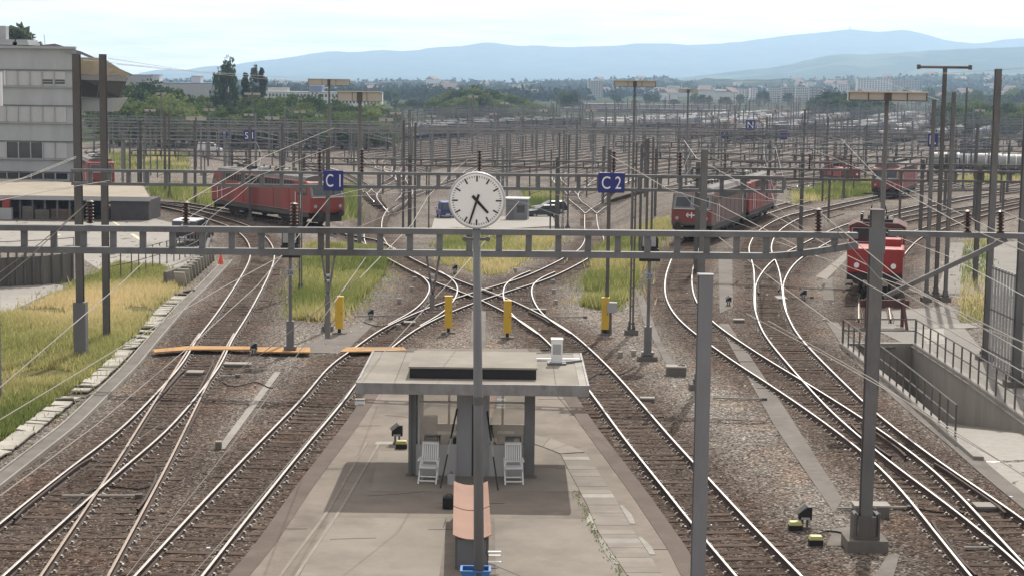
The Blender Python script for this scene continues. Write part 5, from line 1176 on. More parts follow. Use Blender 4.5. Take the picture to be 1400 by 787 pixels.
A = CL['D']; i0 = int(np.argmin(np.linalg.norm(A[:, :2] - np.array(m_[:2]), axis=1))); j = i0 + 15
d = A[j - 5] - A[j + 5]; locomotive('bright red electric locomotive coupled behind the dusty grey one', Vector(A[j]), math.atan2(d[1], d[0]), REDL)
m_, a_ = on_track('J', 459, 316, 18.2); locomotive('long red electric locomotive beside the blue C 1 sign', m_, a_, REDL, 18.2)
fr = P(1208, 271.5, 189); ax = Vector((math.sin(R(21)), math.cos(R(21)), 0)); ce = fr + ax * 7.6; ce.z = gzf(ce.x, ce.y) + ZR; locomotive('red electric locomotive with a grey cab front, alone on the right in the distance', ce, math.atan2(-ax.y, -ax.x), REDL, 14.9)
locomotive('red locomotive seen above the flat-roofed shed on the left', Vector((P(129, 244, 206).x, 206, gzf(P(129, 244, 206).x, 206) + ZR)), R(-70), REDD, 14.9)
def shunter(label, pos, rz, col, dark=False):
    t = thing('shunting_locomotive', label, 'locomotive', pos, rz)
    b = MB(); b.box((0, 0, 1.12), (8.6, 2.9, .34), DARK); b.obj('frame', t)
    b = MB(); b.box((2.7, 0, 1.95), (3.0, 2.96, 1.34), col); b.obj('hood', t, bevel=.10); b = MB(); b.box((1.9, .55, 2.80), (1.3, 1.5, .40), col); b.obj('hood_step', t, bevel=.05)
    b = MB(); b.box((-1.0, 0, 2.40), (3.2, 3.0, 2.2), col); b.obj('cab', t, bevel=.08); b = MB(); b.prism([(-1.58, 3.48), (1.58, 3.48), (1.1, 3.70), (-1.1, 3.70)], 0, -2.75, .75, mat('shunter roof', (.10, .05, .045), .8, 0, .2, 1.5)); b.obj('roof', t)
    b = MB(); b.box((-3.4, 0, 1.8), (1.7, 2.4, 1.05), col); b.obj('rear_hood', t, bevel=.08)
    for u in (-.85, .85): b = MB(); b.box((.615, u, 3.02), (.03, .95, .66), GLASS); w = b.obj('windscreen', t); b = MB(); [b.box((.632, u + o, 3.02 + z), (.02, w_, h_), LGREY) for o, z, w_, h_ in ((-.49, 0, .05, .8), (.49, 0, .05, .8), (0, .38, 1.0, .05), (0, -.38, 1.0, .05))]; b.obj('windscreen_frame', w)
    for s in (-1, 1): b = MB(); b.box((-1.0, s * 1.51, 3.0), (1.5, .02, .66), GLASS); b.obj('side_window', t)
    for u in (-.95, .95): b = MB(); b.cyl((4.2, u, 1.72), (4.28, u, 1.72), .14, WHITE, 14); b.obj('headlight', t)
    buffers(t, 4.3, 1); buffers(t, -4.3, -1); pantograph(t, -1.0, 3.9, True)
    b = MB()
    for k in range(4): insulator(b, (-2.2 + k * .8, -.9 + .6 * (k % 2), 3.68), (-2.2 + k * .8, -.9 + .6 * (k % 2), 4.1), .1)
    b.box((-1, 0, 3.78), (2.6, 1.6, .14), DARK); b.obj('roof_equipment', t)
    for s in (-1, 1): b = MB(); b.box((4.1, s * 1.3, .7), (.5, .4, .06), DARK); b.box((4.1, s * 1.3, .4), (.5, .4, .06), DARK); b.bar((4.3, s * 1.45, .4), (4.3, s * 1.45, 2.2), .04, LGREY); b.obj('step', t)
    for x in (-2.2, 0, 2.2):
        for s in (-1, 1): b = MB(); b.cyl((x, s * .72, .54), (x, s * .84, .54), .54, RUST, 18); b.obj('wheel', t)
    return t
m_, a_ = on_track('H', 1194, 407, 9); RED2 = mat('shunter red', (.30, .03, .026), .55, 0, .18, 1.2, streak=.35); shunter('bright red shunting locomotive with a pantograph, behind the right gantry mast', m_, a_, RED2)
p = G(1148, 255); shunter('dark brown-red shunting locomotive in the distance beyond the grass strip', Vector((p.x, p.y, p.z + ZR)), math.atan2(-1, .15), REDD)

# wagons
WCOL = {'dark': mat('wagon dark grey', (.055, .055, .06), .7, 0, .2, 1.0, rnd=.2), 'white': mat('wagon white', (.27, .27, .26), .8, 0, .2, 1.0, rnd=.4), 'brown': mat('wagon brown', (.17, .075, .05), .7, 0, .2, 1.0, rnd=.2), 'grey': mat('wagon grey', (.25, .25, .26), .6, 0, .15, 1.0, rnd=.2), 'blue': mat('wagon blue', (.06, .10, .22), .6, 0, .12, 1.0), 'yellow': mat('wagon yellow', (.60, .42, .10), .6, 0, .12, 1.0), 'silver': mat('tank silver', (.30, .30, .29), .6, .1, .08, 1.0), 'green': mat('wagon green', (.08, .14, .08), .7, 0, .15, 1.0)}
def chassis(t, L):
    b = MB(); b.box((0, 0, 1.08), (L, 2.6, .22), DARK); b.obj('underframe', t)
    for x in (-L * .34, L * .34):
        b = MB(); b.box((x, 0, .62), (2.4, 2.1, .34), DARK); [b.cyl((x + e, s * .72, .46), (x + e, s * .86, .46), .46, RUST, 10) for e in (-.9, .9) for s in (-1, 1)]; b.obj('bogie', t)
def wagon(kind, col, label):
    L = {'box': 15, 'hopper': 12.5, 'tank': 14, 'container': 13.5, 'gondola': 13}[kind]; t = thing(f'{kind}_wagon', label, 'wagon', (0, 0, -50), 0, label + 's'); m_ = WCOL[col]; chassis(t, L)
    if kind == 'box': b = MB(); b.prism([(-1.38, 1.2), (1.38, 1.2), (1.38, 3.5), (1.0, 3.95), (0, 4.1), (-1.0, 3.95), (-1.38, 3.5)], 0, -L / 2 + .3, L / 2 - .3, m_); [b.box((x, 0, 2.4), (.08, 2.82, 2.3), m_) for x in np.linspace(-L / 2 + 1, L / 2 - 1, 7)]; b.obj('body', t)
    elif kind == 'hopper':
        b = MB(); b.prism([(-L / 2 + .4, 1.9), (-L / 2 + 1.9, 1.2), (L / 2 - 1.9, 1.2), (L / 2 - .4, 1.9), (L / 2 - .4, 3.5), (-L / 2 + .4, 3.5)], 1, -1.38, 1.38, m_); [b.box((x, 0, 2.6), (.1, 2.9, 1.7), m_) for x in np.linspace(-L / 2 + 1, L / 2 - 1, 9)]; b.obj('body', t); b = MB(); b.prism([(-1.42, 3.5), (1.42, 3.5), (.9, 3.95), (-.9, 3.95)], 0, -L / 2 + .4, L / 2 - .4, m_); b.obj('roof', t)
    elif kind == 'tank': b = MB(); b.cyl((-L / 2 + .8, 0, 2.65), (L / 2 - .8, 0, 2.65), 1.42, m_, 24); b.obj('tank', t, False); b = MB(); b.box((0, 0, 4.15), (3, .7, .08), DARK); b.cyl((0, 0, 4.0), (0, 0, 4.4), .3, m_, 12); b.box((0, 0, 1.35), (L - 1.5, 1.6, .34), DARK); b.obj('walkway', t)
    elif kind == 'container':
        for s in (-1, 1): b = MB(); b.box((s * 3.15, 0, 2.5), (6.0, 2.44, 2.6), m_ if s > 0 else WCOL[random.choice(('white', 'grey', 'blue'))]); [b.box((s * 3.15 + x, 0, 2.5), (.08, 2.48, 2.5), m_) for x in (-2.6, -1.3, 0, 1.3, 2.6)]; b.obj('container', t)
    else: b = MB(); [b.box(c, d_, m_) for c, d_ in (((0, 1.34, 2.0), (L - .4, .08, 1.6)), ((0, -1.34, 2.0), (L - .4, .08, 1.6)), ((L / 2 - .24, 0, 2.0), (.08, 2.6, 1.6)), ((-L / 2 + .24, 0, 2.0), (.08, 2.6, 1.6)), ((0, 0, 1.3), (L - .5, 2.6, .2)))]; b.obj('body', t)
    t['L'] = L + 1.2; return t
WP = [('hopper', 'dark', 'dark covered hopper wagon in a long rake on the sidings'), ('box', 'white', 'white box wagon standing on the sidings'), ('tank', 'silver', 'silver tank wagon standing on the sidings'), ('container', 'blue', 'flat wagon with two containers standing on the sidings'), ('gondola', 'brown', 'brown open gondola wagon standing on the sidings'), ('box', 'grey', 'grey box wagon standing on the sidings'), ('tank', 'white', 'white tank wagon standing on the sidings'), ('hopper', 'brown', 'brown hopper wagon standing on the sidings'), ('gondola', 'dark', 'dark open gondola wagon standing on the sidings')]
wp = {}
def put(kind, col, label, pos, rz):
    k = (kind, col)
    if k not in wp: wp[k] = wagon(kind, col, label); wp[k].location = pos; wp[k].rotation_euler = (0, 0, rz); return wp[k]
    return copy_thing(wp[k], pos, rz)
def rake(o, s0, n, seq):
    s = s0
    for k in range(n):
        kd_ = WP[seq[k % len(seq)]]; L = {'box': 15, 'hopper': 12.5, 'tank': 14, 'container': 13.5, 'gondola': 13}[kd_[0]] + 1.1
        q = YN * o + YD * (s + L / 2); s += L
        put(kd_[0], kd_[1], kd_[2], (q[0], q[1], gzf(*q) + ZR), math.pi / 2 - SG)
lane = lambda i: LANE_O[i]
cnt = 0
rake(lane(8), 405, 12, [0, 0, 0, 8]); rake(lane(10), 395, 6, [3, 0, 8]); rake(lane(9), 470, 9, [0]); rake(lane(12), 560, 12, [1, 5, 1]); rake(lane(14), 545, 10, [2, 6, 6]); rake(lane(7), 520, 8, [0, 8]); rake(lane(16), 600, 9, [1, 3, 5]); rake(lane(6), 480, 5, [0])
rake(lane(18), 620, 10, [6, 2, 2]); rake(lane(20), 560, 9, [5, 5, 7]); rake(lane(22), 500, 8, [4, 7, 4]); rake(lane(24), 520, 10, [1, 3, 1]); rake(lane(26), 480, 8, [8, 0, 5]); rake(lane(28), 560, 10, [1, 6, 1]); rake(lane(30), 520, 8, [5, 1, 3]); rake(lane(32), 580, 9, [2, 2, 6]); rake(lane(34), 470, 7, [8, 5]); rake(lane(36), 500, 9, [1, 5, 2])
rake(lane(38), 540, 9, [3, 1, 5]); rake(lane(40), 430, 5, [0, 8]); rake(lane(41), 520, 8, [6, 1]); rake(lane(43), 470, 7, [5, 2, 1]); rake(lane(13), 700, 8, [1, 5]); rake(lane(17), 740, 8, [5, 3, 1]); rake(lane(21), 720, 8, [1, 6]); rake(lane(25), 740, 8, [1, 1, 2]); rake(lane(29), 730, 8, [1, 3]); rake(lane(33), 740, 8, [1, 2])
# white tank wagons at the right edge
p0, p1 = G(1296, 238), G(1420, 246)
for k in range(2):
    kk = wagon('tank', 'silver', 'silver tank wagon'); del kk['group']; kk['label'] = ('pale ribbed tank wagon at the right edge behind the masts', 'second pale tank wagon cut by the right edge of the photo')[k]; q = G(1322 + 92 * k, 240 + 4 * k); kk.location = (q.x, q.y, q.z + ZR); kk.rotation_euler = (0, 0, R(-14))
    b = MB(); [b.cyl((x - .08, 0, 2.65), (x + .08, 0, 2.65), 1.47, WHITE, 24) for x in np.linspace(-5, 5, 7)]; b.obj('tank_band', kk)
q = P(405, 196, 392)

# ------------------------------------------------------------------ cars
def car(label, pos, rz, col, roofc=None, van=False, L=4.3, W=1.78, Hc=1.55, group=None):
    """front along +x"""
    t = thing('parked_van' if van else 'parked_car', label, 'van' if van else 'car', pos, rz, group); h = L / 2; Hc = 2.1 if van else Hc
    prof = [(-h, .35), (h, .35), (h, .72), (h - .12, .88), (h - (.9 if van else 1.25), 1.02), (-h + .08, 1.05), (-h, .8)]
    b = MB(); b.prism(prof, 1, -W / 2, W / 2, col); b.obj('body', t, bevel=.07)
    f0 = h - (.9 if van else 1.2); f1 = h - (1.7 if van else 2.0); r1 = -h + (.12 if van else .35); r0 = -h + .04
    pg = [(r0, 1.03), (f0, 1.03), (f1, Hc - .08), (r1, Hc - .08)]
    b = MB(); b.prism(pg, 1, -W / 2 + .09, W / 2 - .09, col if van else GLASS); b.obj('greenhouse', t, bevel=.03)
    b = MB(); b.prism([(r1 - .04, Hc - .1), (f1 + .04, Hc - .1), (f1 - .12, Hc), (r1 + .12, Hc)], 1, -W / 2 + .12, W / 2 - .12, roofc or col); b.obj('roof', t, bevel=.03)
    b = MB(); g = .04
    q = [(r0 - .015, -W / 2 + .2, 1.10), (r0 - .015, W / 2 - .2, 1.10), (r1 - .012, W / 2 - .24, Hc - .16), (r1 - .012, -W / 2 + .24, Hc - .16)]; b.add(q + [(x + .02, y, z) for x, y, z in q], [(0, 1, 2, 3), (7, 6, 5, 4), (0, 4, 5, 1), (1, 5, 6, 2), (2, 6, 7, 3), (3, 7, 4, 0)], GLASS); b.obj('rear_window', t)
    b = MB(); q = [(f0 + .015, -W / 2 + .18, 1.08), (f0 + .015, W / 2 - .18, 1.08), (f1 + .012, W / 2 - .24, Hc - .14), (f1 + .012, -W / 2 + .24, Hc - .14)]; b.add(q + [(x - .02, y, z) for x, y, z in q], [(0, 1, 2, 3), (7, 6, 5, 4), (0, 4, 5, 1), (1, 5, 6, 2), (2, 6, 7, 3), (3, 7, 4, 0)], GLASS); b.obj('windscreen', t)
    for s in (-1, 1):
        for x in (-h + .8, h - .85): b = MB(); b.cyl((x, s * (W / 2 - .18), .32), (x, s * (W / 2 + .01), .32), .32, BLACK, 16); w = b.obj('wheel', t); b = MB(); b.cyl((x, s * (W / 2 + .0), .32), (x, s * (W / 2 + .02), .32), .19, LGREY, 10); b.obj('rim', w)
        b = MB(); b.box((-h - .005, s * (W / 2 - .2), .88), (.03, .22, .2), REDL); b.obj('tail_light', t); b = MB(); b.box((h - .02, s * (W / 2 - .25), .74), (.06, .3, .12), WHITE); b.obj('headlight', t); b = MB(); b.box((f0 - .1, s * (W / 2 + .1), 1.12), (.1, .2, .13), col); b.obj('wing_mirror', t)
        if van: b = MB(); b.box((h - 1.9, s * (W / 2 - .085), 1.5), (.9, .02, .5), GLASS); b.obj('side_window', t)
    b = MB(); b.box((-h - .01, 0, .60), (.03, .5, .11), WHITE); b.box((-h - .02, 0, .45), (.05, W * .9, .12), LGREY); b.obj('rear_bumper', t)
    return t
CARB = mat('car black', (.02, .02, .024), .25, 0, .05, 1); CARW = mat('car white', (.75, .75, .75), .3, 0, .03, 1); CARBL = mat('car blue', (.03, .05, .20), .3, 0, .05, 1); CARG = mat('car dark green grey', (.05, .06, .06), .3, 0, .05, 1)
car('black car with a white roof seen from behind on the parking lot', G(263, 333), R(84), CARB, CARW, Hc=1.75, W=1.85)
car('blue van with pale trim parked left of the clock', G(609, 298), R(100), CARBL, CARBL, True, 4.4)
car('dark estate car on the access road right of the clock', G(741, 297), R(-160), CARG, CARG); car('second dark car half hidden behind the estate car', G(751, 291), R(-160), CARB, CARB)
car('white van on the road before the trees on the left', G(287, 208), R(-5), CARW, CARW, True, 5.4)
for k, (x, y) in enumerate(((430, 197), (452, 196))): car(('pale blue and white road vehicle beside the yellow one', 'white and blue lorry cab beside the dark rake')[k], G(x, y), R(10), (CARBL, CARW)[k], CARW, True, 6)
car('yellow maintenance vehicle among the left sidings', G(508, 199), R(12), WCOL['yellow'], WCOL['yellow'], True, 7.5)
# grey flat-roofed cabin behind the clock
p = G(706, 305); t = thing('grey_cabin', 'grey flat-roofed site cabin half hidden by the clock', 'cabin', p, R(-4)); b = MB(); b.box((0, 1.5, 1.4), (2.6, 3.0, 2.8), mat('cabin wall', (.2, .2, .2), .7, 0, .15, 1)); b.obj('wall', t); b = MB(); b.box((0, 1.5, 2.86), (2.9, 3.4, .14), LGREY); b.obj('roof', t); b = MB(); b.box((.5, -.01, 1.7), (.9, .04, .9), GLASS); b.obj('window', t); b = MB(); b.box((-.7, -.01, 1.1), (.8, .04, 2.1), HUTD); b.obj('door', t)

# ------------------------------------------------------------------ control building and shed on the left
FACW = mat('facade panel pale green grey', (.42, .445, .435), .7, 0, .09, .6, streak=.25, coord='pos', dirt=(.33, .35, .34)); FACS = mat('facade sunblind panel', (.50, .51, .50), .7, 0, .05, 2.0); EAVE = mat('timber eave boards', (.82, .76, .64), .8, 0, .12, 2.0, streak=.2); ROOFD = mat('dark roof felt', (.06, .058, .057), 1.0, 0, .15, 1.0, spec=0.0)
YB = 165.0
def bx(px): return P(px, 150, YB).x
def bz(py, px=50): return P(px, py, YB).z
t = thing('control_building', 'four-storey pale grey control building with a wide-eaved lookout on its right end', 'building', (bx(50), YB, 0)); O = Vector((bx(50), YB, 0)); x0, x1 = bx(-160) - O.x, bx(104.5) - O.x
b = MB(); b.prism([(x0, .2), (x1, .2), (x1 - 3.1, 12.2), (x0, 12.2)], 2, -2, bz(66), FACW); b.obj('wall', t)
b = MB(); b.box(((x0 + x1) / 2, -.06, bz(65)), (x1 - x0 + .1, .5, .22), LGREY); b.obj('parapet', t)
rowsW = [(96.5, 118.5), (145, 168), (194, 217.5), (236, 246)]
cols = np.arange(-160, 104, 16.6) + 2.2
for r_, (ya, yb_) in enumerate(rowsW):
    za, zb = bz(ya), bz(yb_)
    b = MB(); b.box(((x0 + x1) / 2, .14, za + .04), (x1 - x0, .2, .08), HUTD); b.box(((x0 + x1) / 2, .10, zb - .05), (x1 - x0, .25, .08), LGREY); b.obj('window_sill', t)
    for c_, px in enumerate(cols):
        u0, u1 = bx(px) - O.x, bx(px + 15.2) - O.x; open_ = (r_ == 2 and c_ % 5 in (1, 2, 0)) or (r_ == 3)
        if u1 > x1: continue
        b = MB(); b.box(((u0 + u1) / 2, .17, (za + zb) / 2), (u1 - u0, .06, za - zb - .16), GLASS if open_ else FACS); w = b.obj('window', t)
        if r_ == 0 and c_ >= len(cols) - 3: b = MB(); b.box(((u0 + u1) / 2, .11, zb + .46), ((u1 - u0) * .85, .05, .42), GLASS); b.box(((u0 + u1) / 2, .09, zb + .46), ((u1 - u0) * .9, .03, .05), LGREY); b.obj('open_pane', w)
        b = MB(); b.box((u0 - .05, .06, (za + zb) / 2), (.09, .12, za - zb - .1), WHITE if r_ == 0 and c_ in (len(cols) - 6, len(cols) - 7) else FACW); b.obj('mullion', w)
# roof plant and hipped roof of the lookout
b = MB()
for px0, px1 in ((-60, 20), (14, 36)): b.box(((bx(px0) + bx(px1)) / 2 - O.x, 3.2, bz(60)), (bx(px1) - bx(px0), 4, .25), LGREY); b.box(((bx(px0) + bx(px1)) / 2 - O.x, 3.2, bz(56.5)), (bx(px1) - bx(px0) - .3, 3.6, .3), LGREY)
b.box((bx(-6) - O.x, 2.6, bz(48)), (1.0, 1.0, 1.7), LGREY); b.obj('roof_plant', t)
yl = 6.0
def lk(px, py, dy): q = P(px, py, YB + dy); return Vector((q.x - O.x, q.y - YB, q.z))
ap = [lk(40, 63.5, 1.5), lk(76, 60.5, 9), lk(104, 74, .3), lk(140, 77, 1.5), lk(180, 103.5, 3.5), lk(176, 101, 12), lk(120, 74, 15), lk(50, 62, 15)]
b = MB(); top = [lk(36, 66, 1.0), lk(112, 75, -.2), lk(181, 104, 4), lk(181, 102, 13), lk(110, 72, 17), lk(36, 64, 15)]; rid = lk(75, 60, 8); rid2 = lk(112, 71, 8)
b.add(top + [rid, rid2], [(0, 1, 7, 6), (1, 2, 7), (2, 3, 7), (3, 4, 7), (4, 5, 6, 7), (5, 0, 6)], ROOFD); b.obj('lookout_roof', t)
b = MB(); zi = lk(116, 103, 2.6); e0, e1, e2, e3 = lk(105, 80, .6), lk(112, 76.5, .2), lk(180, 105.5, 4.2), lk(180, 104, 12.8); i0_, i1_ = lk(110, 102, 3.2), lk(171, 107.5, 4.6)
b.add([lk(106, 78.5, 0), lk(141, 79.5, .6), lk(180.5, 105, 4), lk(166, 106.5, 4.4), lk(112, 105, 3.6), lk(106, 104, 3.4)], [(0, 1, 2, 3, 4, 5)], EAVE)
for k in range(14):
    f = k / 13; a = lk(106, 78.5, -.02).lerp(lk(180.5, 105, 3.95), f) if f > .5 else lk(106, 78.5, -.02).lerp(lk(141, 79.5, .55), f * 2) if False else lk(108 + 34 * f, 79 + 1 * f, -.02 + .6 * f); c = lk(112 + 54 * f, 104.6 + 1.6 * f, 3.55 + .8 * f); b.bar(a, c, .05, EAVE, .03)
b.obj('eave_underside', t)
b = MB(); b.add([lk(106, 105, 3.4), lk(174, 107.5, 4.5), lk(166, 134, 4.6), lk(106, 133, 3.5)], [(0, 1, 2, 3)], GLASS); b.add([lk(174, 107.5, 4.5), lk(175, 106, 13), lk(166, 132, 13), lk(166, 134, 4.6)], [(0, 1, 2, 3)], GLASS); b.obj('lookout_window', t)
b = MB()
for f in (0, .45, .52, .98): b.bar(lk(107 + 66 * f, 105.5 + 2 * f, 3.35 + 1.1 * f), lk(107 + 58 * f, 133 + f, 3.42 + 1.1 * f), .10, HUTD)
b.bar(lk(106, 105.5, 3.2), lk(173, 108, 4.3), .30, LGREY, .5); b.obj('lookout_mullion', t)
b = MB(); b.prism([(lk(106, 134, 3.5).x, lk(106, 134, 3.5).z), (lk(166, 134, 4.5).x, lk(166, 134, 4.5).z), (lk(153, 153, 4.5).x, lk(153, 153, 4.5).z), (lk(106, 152, 3.5).x, lk(106, 152, 3.5).z)], 1, 4.4, 7.5, FACW); b.obj('lookout_base', t)
for px, py in ((43, 49), (60, 47), (52, 58), (57, 57)): b = MB(); q = lk(px, py, 7); q2 = lk(px + 2, 64, 7); b.bar(q2, q, .05, LGREY); b.obj('aerial', t)
# white panel at the very left edge
p = P(1, 120, 60); t = thing('trackside_board', 'white upright board just inside the left edge of the photo', 'board', (P(-1.5, 120, 60).x, 60, 0)); b = MB(); b.box((0, 0, Zat(122, Vector((0, 60, 0)), 2)), (.22, .08, 1.15), CARW); b.obj('panel', t); b = MB(); b.box((-.25, .1, 6.2), (.16, .16, 12.4), STEEL); b.obj('post', t)
# flat-roofed shed
t = thing('flat_roofed_shed', 'low open shed with pale flat roof and dark brick end block', 'shed', (P(100, 290, 137).x, 137, 0)); O = Vector((P(100, 290, 137).x, 137, 0))
def sx(px, Y=137): return P(px, 290, Y).x - O.x
zr_ = Zat(268, Vector((0, 137, 0)), 100)
b = MB(); b.slab([Vector((sx(-150), 0, zr_)), Vector((sx(206), 0, zr_ - .1)), Vector((sx(196, 152), 15, zr_ - .1)), Vector((sx(-150), 22, zr_))], .28, mat('shed roof gravel', (.33, .295, .235), .95, 0, .14, .8, dirt=(.26, .23, .185), spec=.1)); b.obj('roof', t)
b = MB(); b.box((sx(28), -.03, zr_ - .18), (sx(206) - sx(-150), .05, .34), LGREY); b.obj('fascia', t)
BRK = mat('dark brick block', (.075, .07, .072), .9, 0, .2, 2.5); b = MB(); b.box(((sx(151) + sx(203)) / 2, 2.4, (zr_ - .3) / 2), (sx(203) - sx(151), 4.6, zr_ - .3), BRK); b.obj('end_block', t)
SHW = mat('shed sheet wall', (.13, .14, .155), .7, .1, .12, 1.5, streak=.3); b = MB(); b.box(((sx(-150) + sx(120)) / 2, 6.5, (zr_ - .3) / 2), (sx(120) - sx(-150), .15, zr_ - .3), SHW); b.obj('back_wall', t)
for px in range(-60, 112, 17): b = MB(); b.box((sx(px), .6, (zr_ - .3) / 2), (.16, .16, zr_ - .3), HUTD); b.obj('post', t)
q = G(9, 300); t = thing('red_bin', 'red box standing at the front of the shed', 'box', (q.x, q.y, 0)); b = MB(); b.box((0, 0, 1.25), (.55, .4, .75), REDL); b.obj('body', t); b = MB(); b.box((0, 0, .45), (.9, .5, .9), LGREY); b.obj('stand', t)
for x0_, x1_, hh_, m_, lab in ((28, 45, 1.0, CONCD, 'grey crate stack in the shade of the shed'), (45, 67, .75, CONCD, 'low pale crate in the shade of the shed'), (67, 98, .8, mat('stacked timber', (.13, .09, .06), .9, 0, .2, 3), 'brown timber stack in the shade of the shed')):
    a = G(x0_, 300); c = G(x1_, 300); t = thing('crate', lab, 'crate', ((a.x + c.x) / 2, a.y + 1.2, 0)); b = MB(); b.box((0, 0, hh_ / 2), (c.x - a.x - .08, 1.6, hh_), m_); [b.box((0, -.81, z), (c.x - a.x - .08, .03, .06), HUTD) for z in (.12, hh_ - .1)]; b.obj('body', t)

# ------------------------------------------------------------------ far buildings
BW = mat('far white wall', (.58, .57, .54), .8, 0, .06, .2, rnd=.12); BG = mat('far grey wall', (.36, .35, .33), .8, 0, .08, .2, rnd=.15); BROOF = mat('far roof', (.20, .14, .12), .9, 0, .1, .2, rnd=.3); BBAND = mat('far blue band', (.14, .19, .30), .6, 0, .05, .2); WIN = mat('far windows', (.07, .08, .09), .3, 0, .1, .2)
def block(name, label, px0, px1, pyt, pyb, Y, depth, wall, floors=0, bays=0, roof=None, balc=False, cat='building', group=None):
    a, c = P(px0, pyt, Y), P(px1, pyt, Y); zb = min(P(px0, pyb, Y).z, gzf(0, Y)) ; w = c.x - a.x; h = a.z - zb
    t = thing(name, label, cat, ((a.x + c.x) / 2, Y, zb), 0, group); b = MB(); b.box((0, depth / 2, h / 2), (w, depth, h), wall); b.obj('wall', t)
    b = MB(); b.box((0, depth / 2, h + .2), (w + .4, depth + .4, .4), roof or BG); b.obj('roof', t)
    hv = P(px0, pyt, Y).z - P(px0, pyb, Y).z
    for f in range(floors):
        z = h - hv * (f + .5) / floors; fh = hv / floors
        if f == 0: wm = MB().box((0, 0, 0), (w / bays * .55, .10, fh * .5), WIN).mesh('window'); bm_2 = MB().box((0, 0, 0), (w / bays * .7, 1.2, fh * .3), BW).mesh('balcony')
        for k in range(bays): link('window', wm, t, (-w / 2 + w * (k + .5) / bays, -.03, z))
        for k in range(0, bays, 2) if balc else (): link('balcony', bm_2, t, (-w / 2 + w * (k + .5) / bays, -.6, z - fh * .4))
    return t
for k, (a, c, yt) in enumerate(((1050, 1068, 121), (1069, 1087, 120), (1088, 1106, 120), (1107, 1124, 119))): block('apartment_block', ('grey apartment block, first of the four from the left', 'grey apartment block, second of the four', 'grey apartment block, third of the four', 'grey apartment block with balconies, last of the four beside the trees')[k], a, c, yt, 149, 1500 + 12 * k, 12, BG if k % 2 else BW, 9, 6, balc=True, group='row of grey apartment blocks')
block('apartment_slab', 'long white apartment slab behind the long floodlight', 1173, 1219, 108, 128, 2100, 14, BW, 8, 12); block('apartment_slab', 'blue-grey apartment slab adjoining the white one', 1219.5, 1258, 110, 128, 2120, 14, BG, 8, 10)
block('apartment_tower', 'pale square tower block rising from the trees right of centre', 804.5, 825, 111, 137, 1700, 22, BG, 11, 6); block('apartment_block', 'small pale block left of the white slab', 1146, 1162, 116, 126, 2000, 12, BW, 5, 5)
block('apartment_block', 'pale block seen between the trees, right of centre', 1003, 1022, 122, 140, 1600, 12, BW, 7, 5); block('apartment_block', 'narrow pale block beside its neighbour, right of centre', 1026, 1036, 121, 140, 1620, 12, BW, 7, 3)
SHR = mat('long shed roof', (.17, .15, .155), .9, 0, .1, .05); block('goods_shed', 'very long low goods shed with a dull brown roof behind the yard', 798, 1012, 143, 152, 1010, 30, BG, 0, 0, SHR); block('goods_shed', 'second long grey goods shed just in front of the brown one', 772, 1000, 149, 160, 940, 22, SHR, 1, 40, SHR)
block('white_hall', 'white industrial hall with a bright roof, half way to the hills', 922, 943, 121, 125, 1900, 30, BW); block('white_hall', 'second white industrial hall beside the bright one', 958, 978, 120, 124, 2000, 30, BW)
block('factory_hall', 'long grey factory hall with a blue window band behind the left trees', 186, 300, 113.5, 134, 880, 30, BG, 0, 0, BBAND); b_ = block('factory_roof_house', 'white roof house on the factory hall', 205, 218, 103, 113.2, 890, 8, BW); block('factory_roof_house', 'second white roof house further right on the factory hall', 262, 274, 105, 113.2, 890, 8, BW); block('factory_roof_house', 'flat canopy between lookout and the first roof house', 168, 209, 103, 106, 885, 4, BG)
block('office_block', 'long pale office block with dark windows behind the left trees', 357, 520, 126, 142, 900, 20, BW, 2, 34); block('office_block', 'dark square plant tower on the pale office block', 423, 440, 118, 128, 905, 12, BBAND); block('office_block', 'low white block right of the deep floodlight', 366, 392, 121, 128, 920, 12, BW)
rs = random.Random(5); houses = []
def house(i, x, Y, z, w, d, h, kind):
    if kind not in proto:
        t = thing('far_house', 'tiny pale house with a tiled roof among the trees on the far slope', 'house', (x, Y, z), 0, 'tiny houses on the far slope'); b = MB(); b.box((0, 0, 3), (10, 9, 6), BW); b.obj('wall', t); b = MB(); b.prism([(-5.4, 6), (5.4, 6), (0, 9)], 0, -5.3, 5.3, BROOF) if kind == 'h0' else b.prism([(-5.2, 6), (5.2, 6), (4.6, 6.8), (-4.6, 6.8)], 0, -5.3, 5.3, BG); b.obj('roof', t); proto[kind] = t; return t
    return copy_thing(proto[kind], (x, Y, z), rs.uniform(-1, 1), scale=rs.uniform(.8, 1.7))

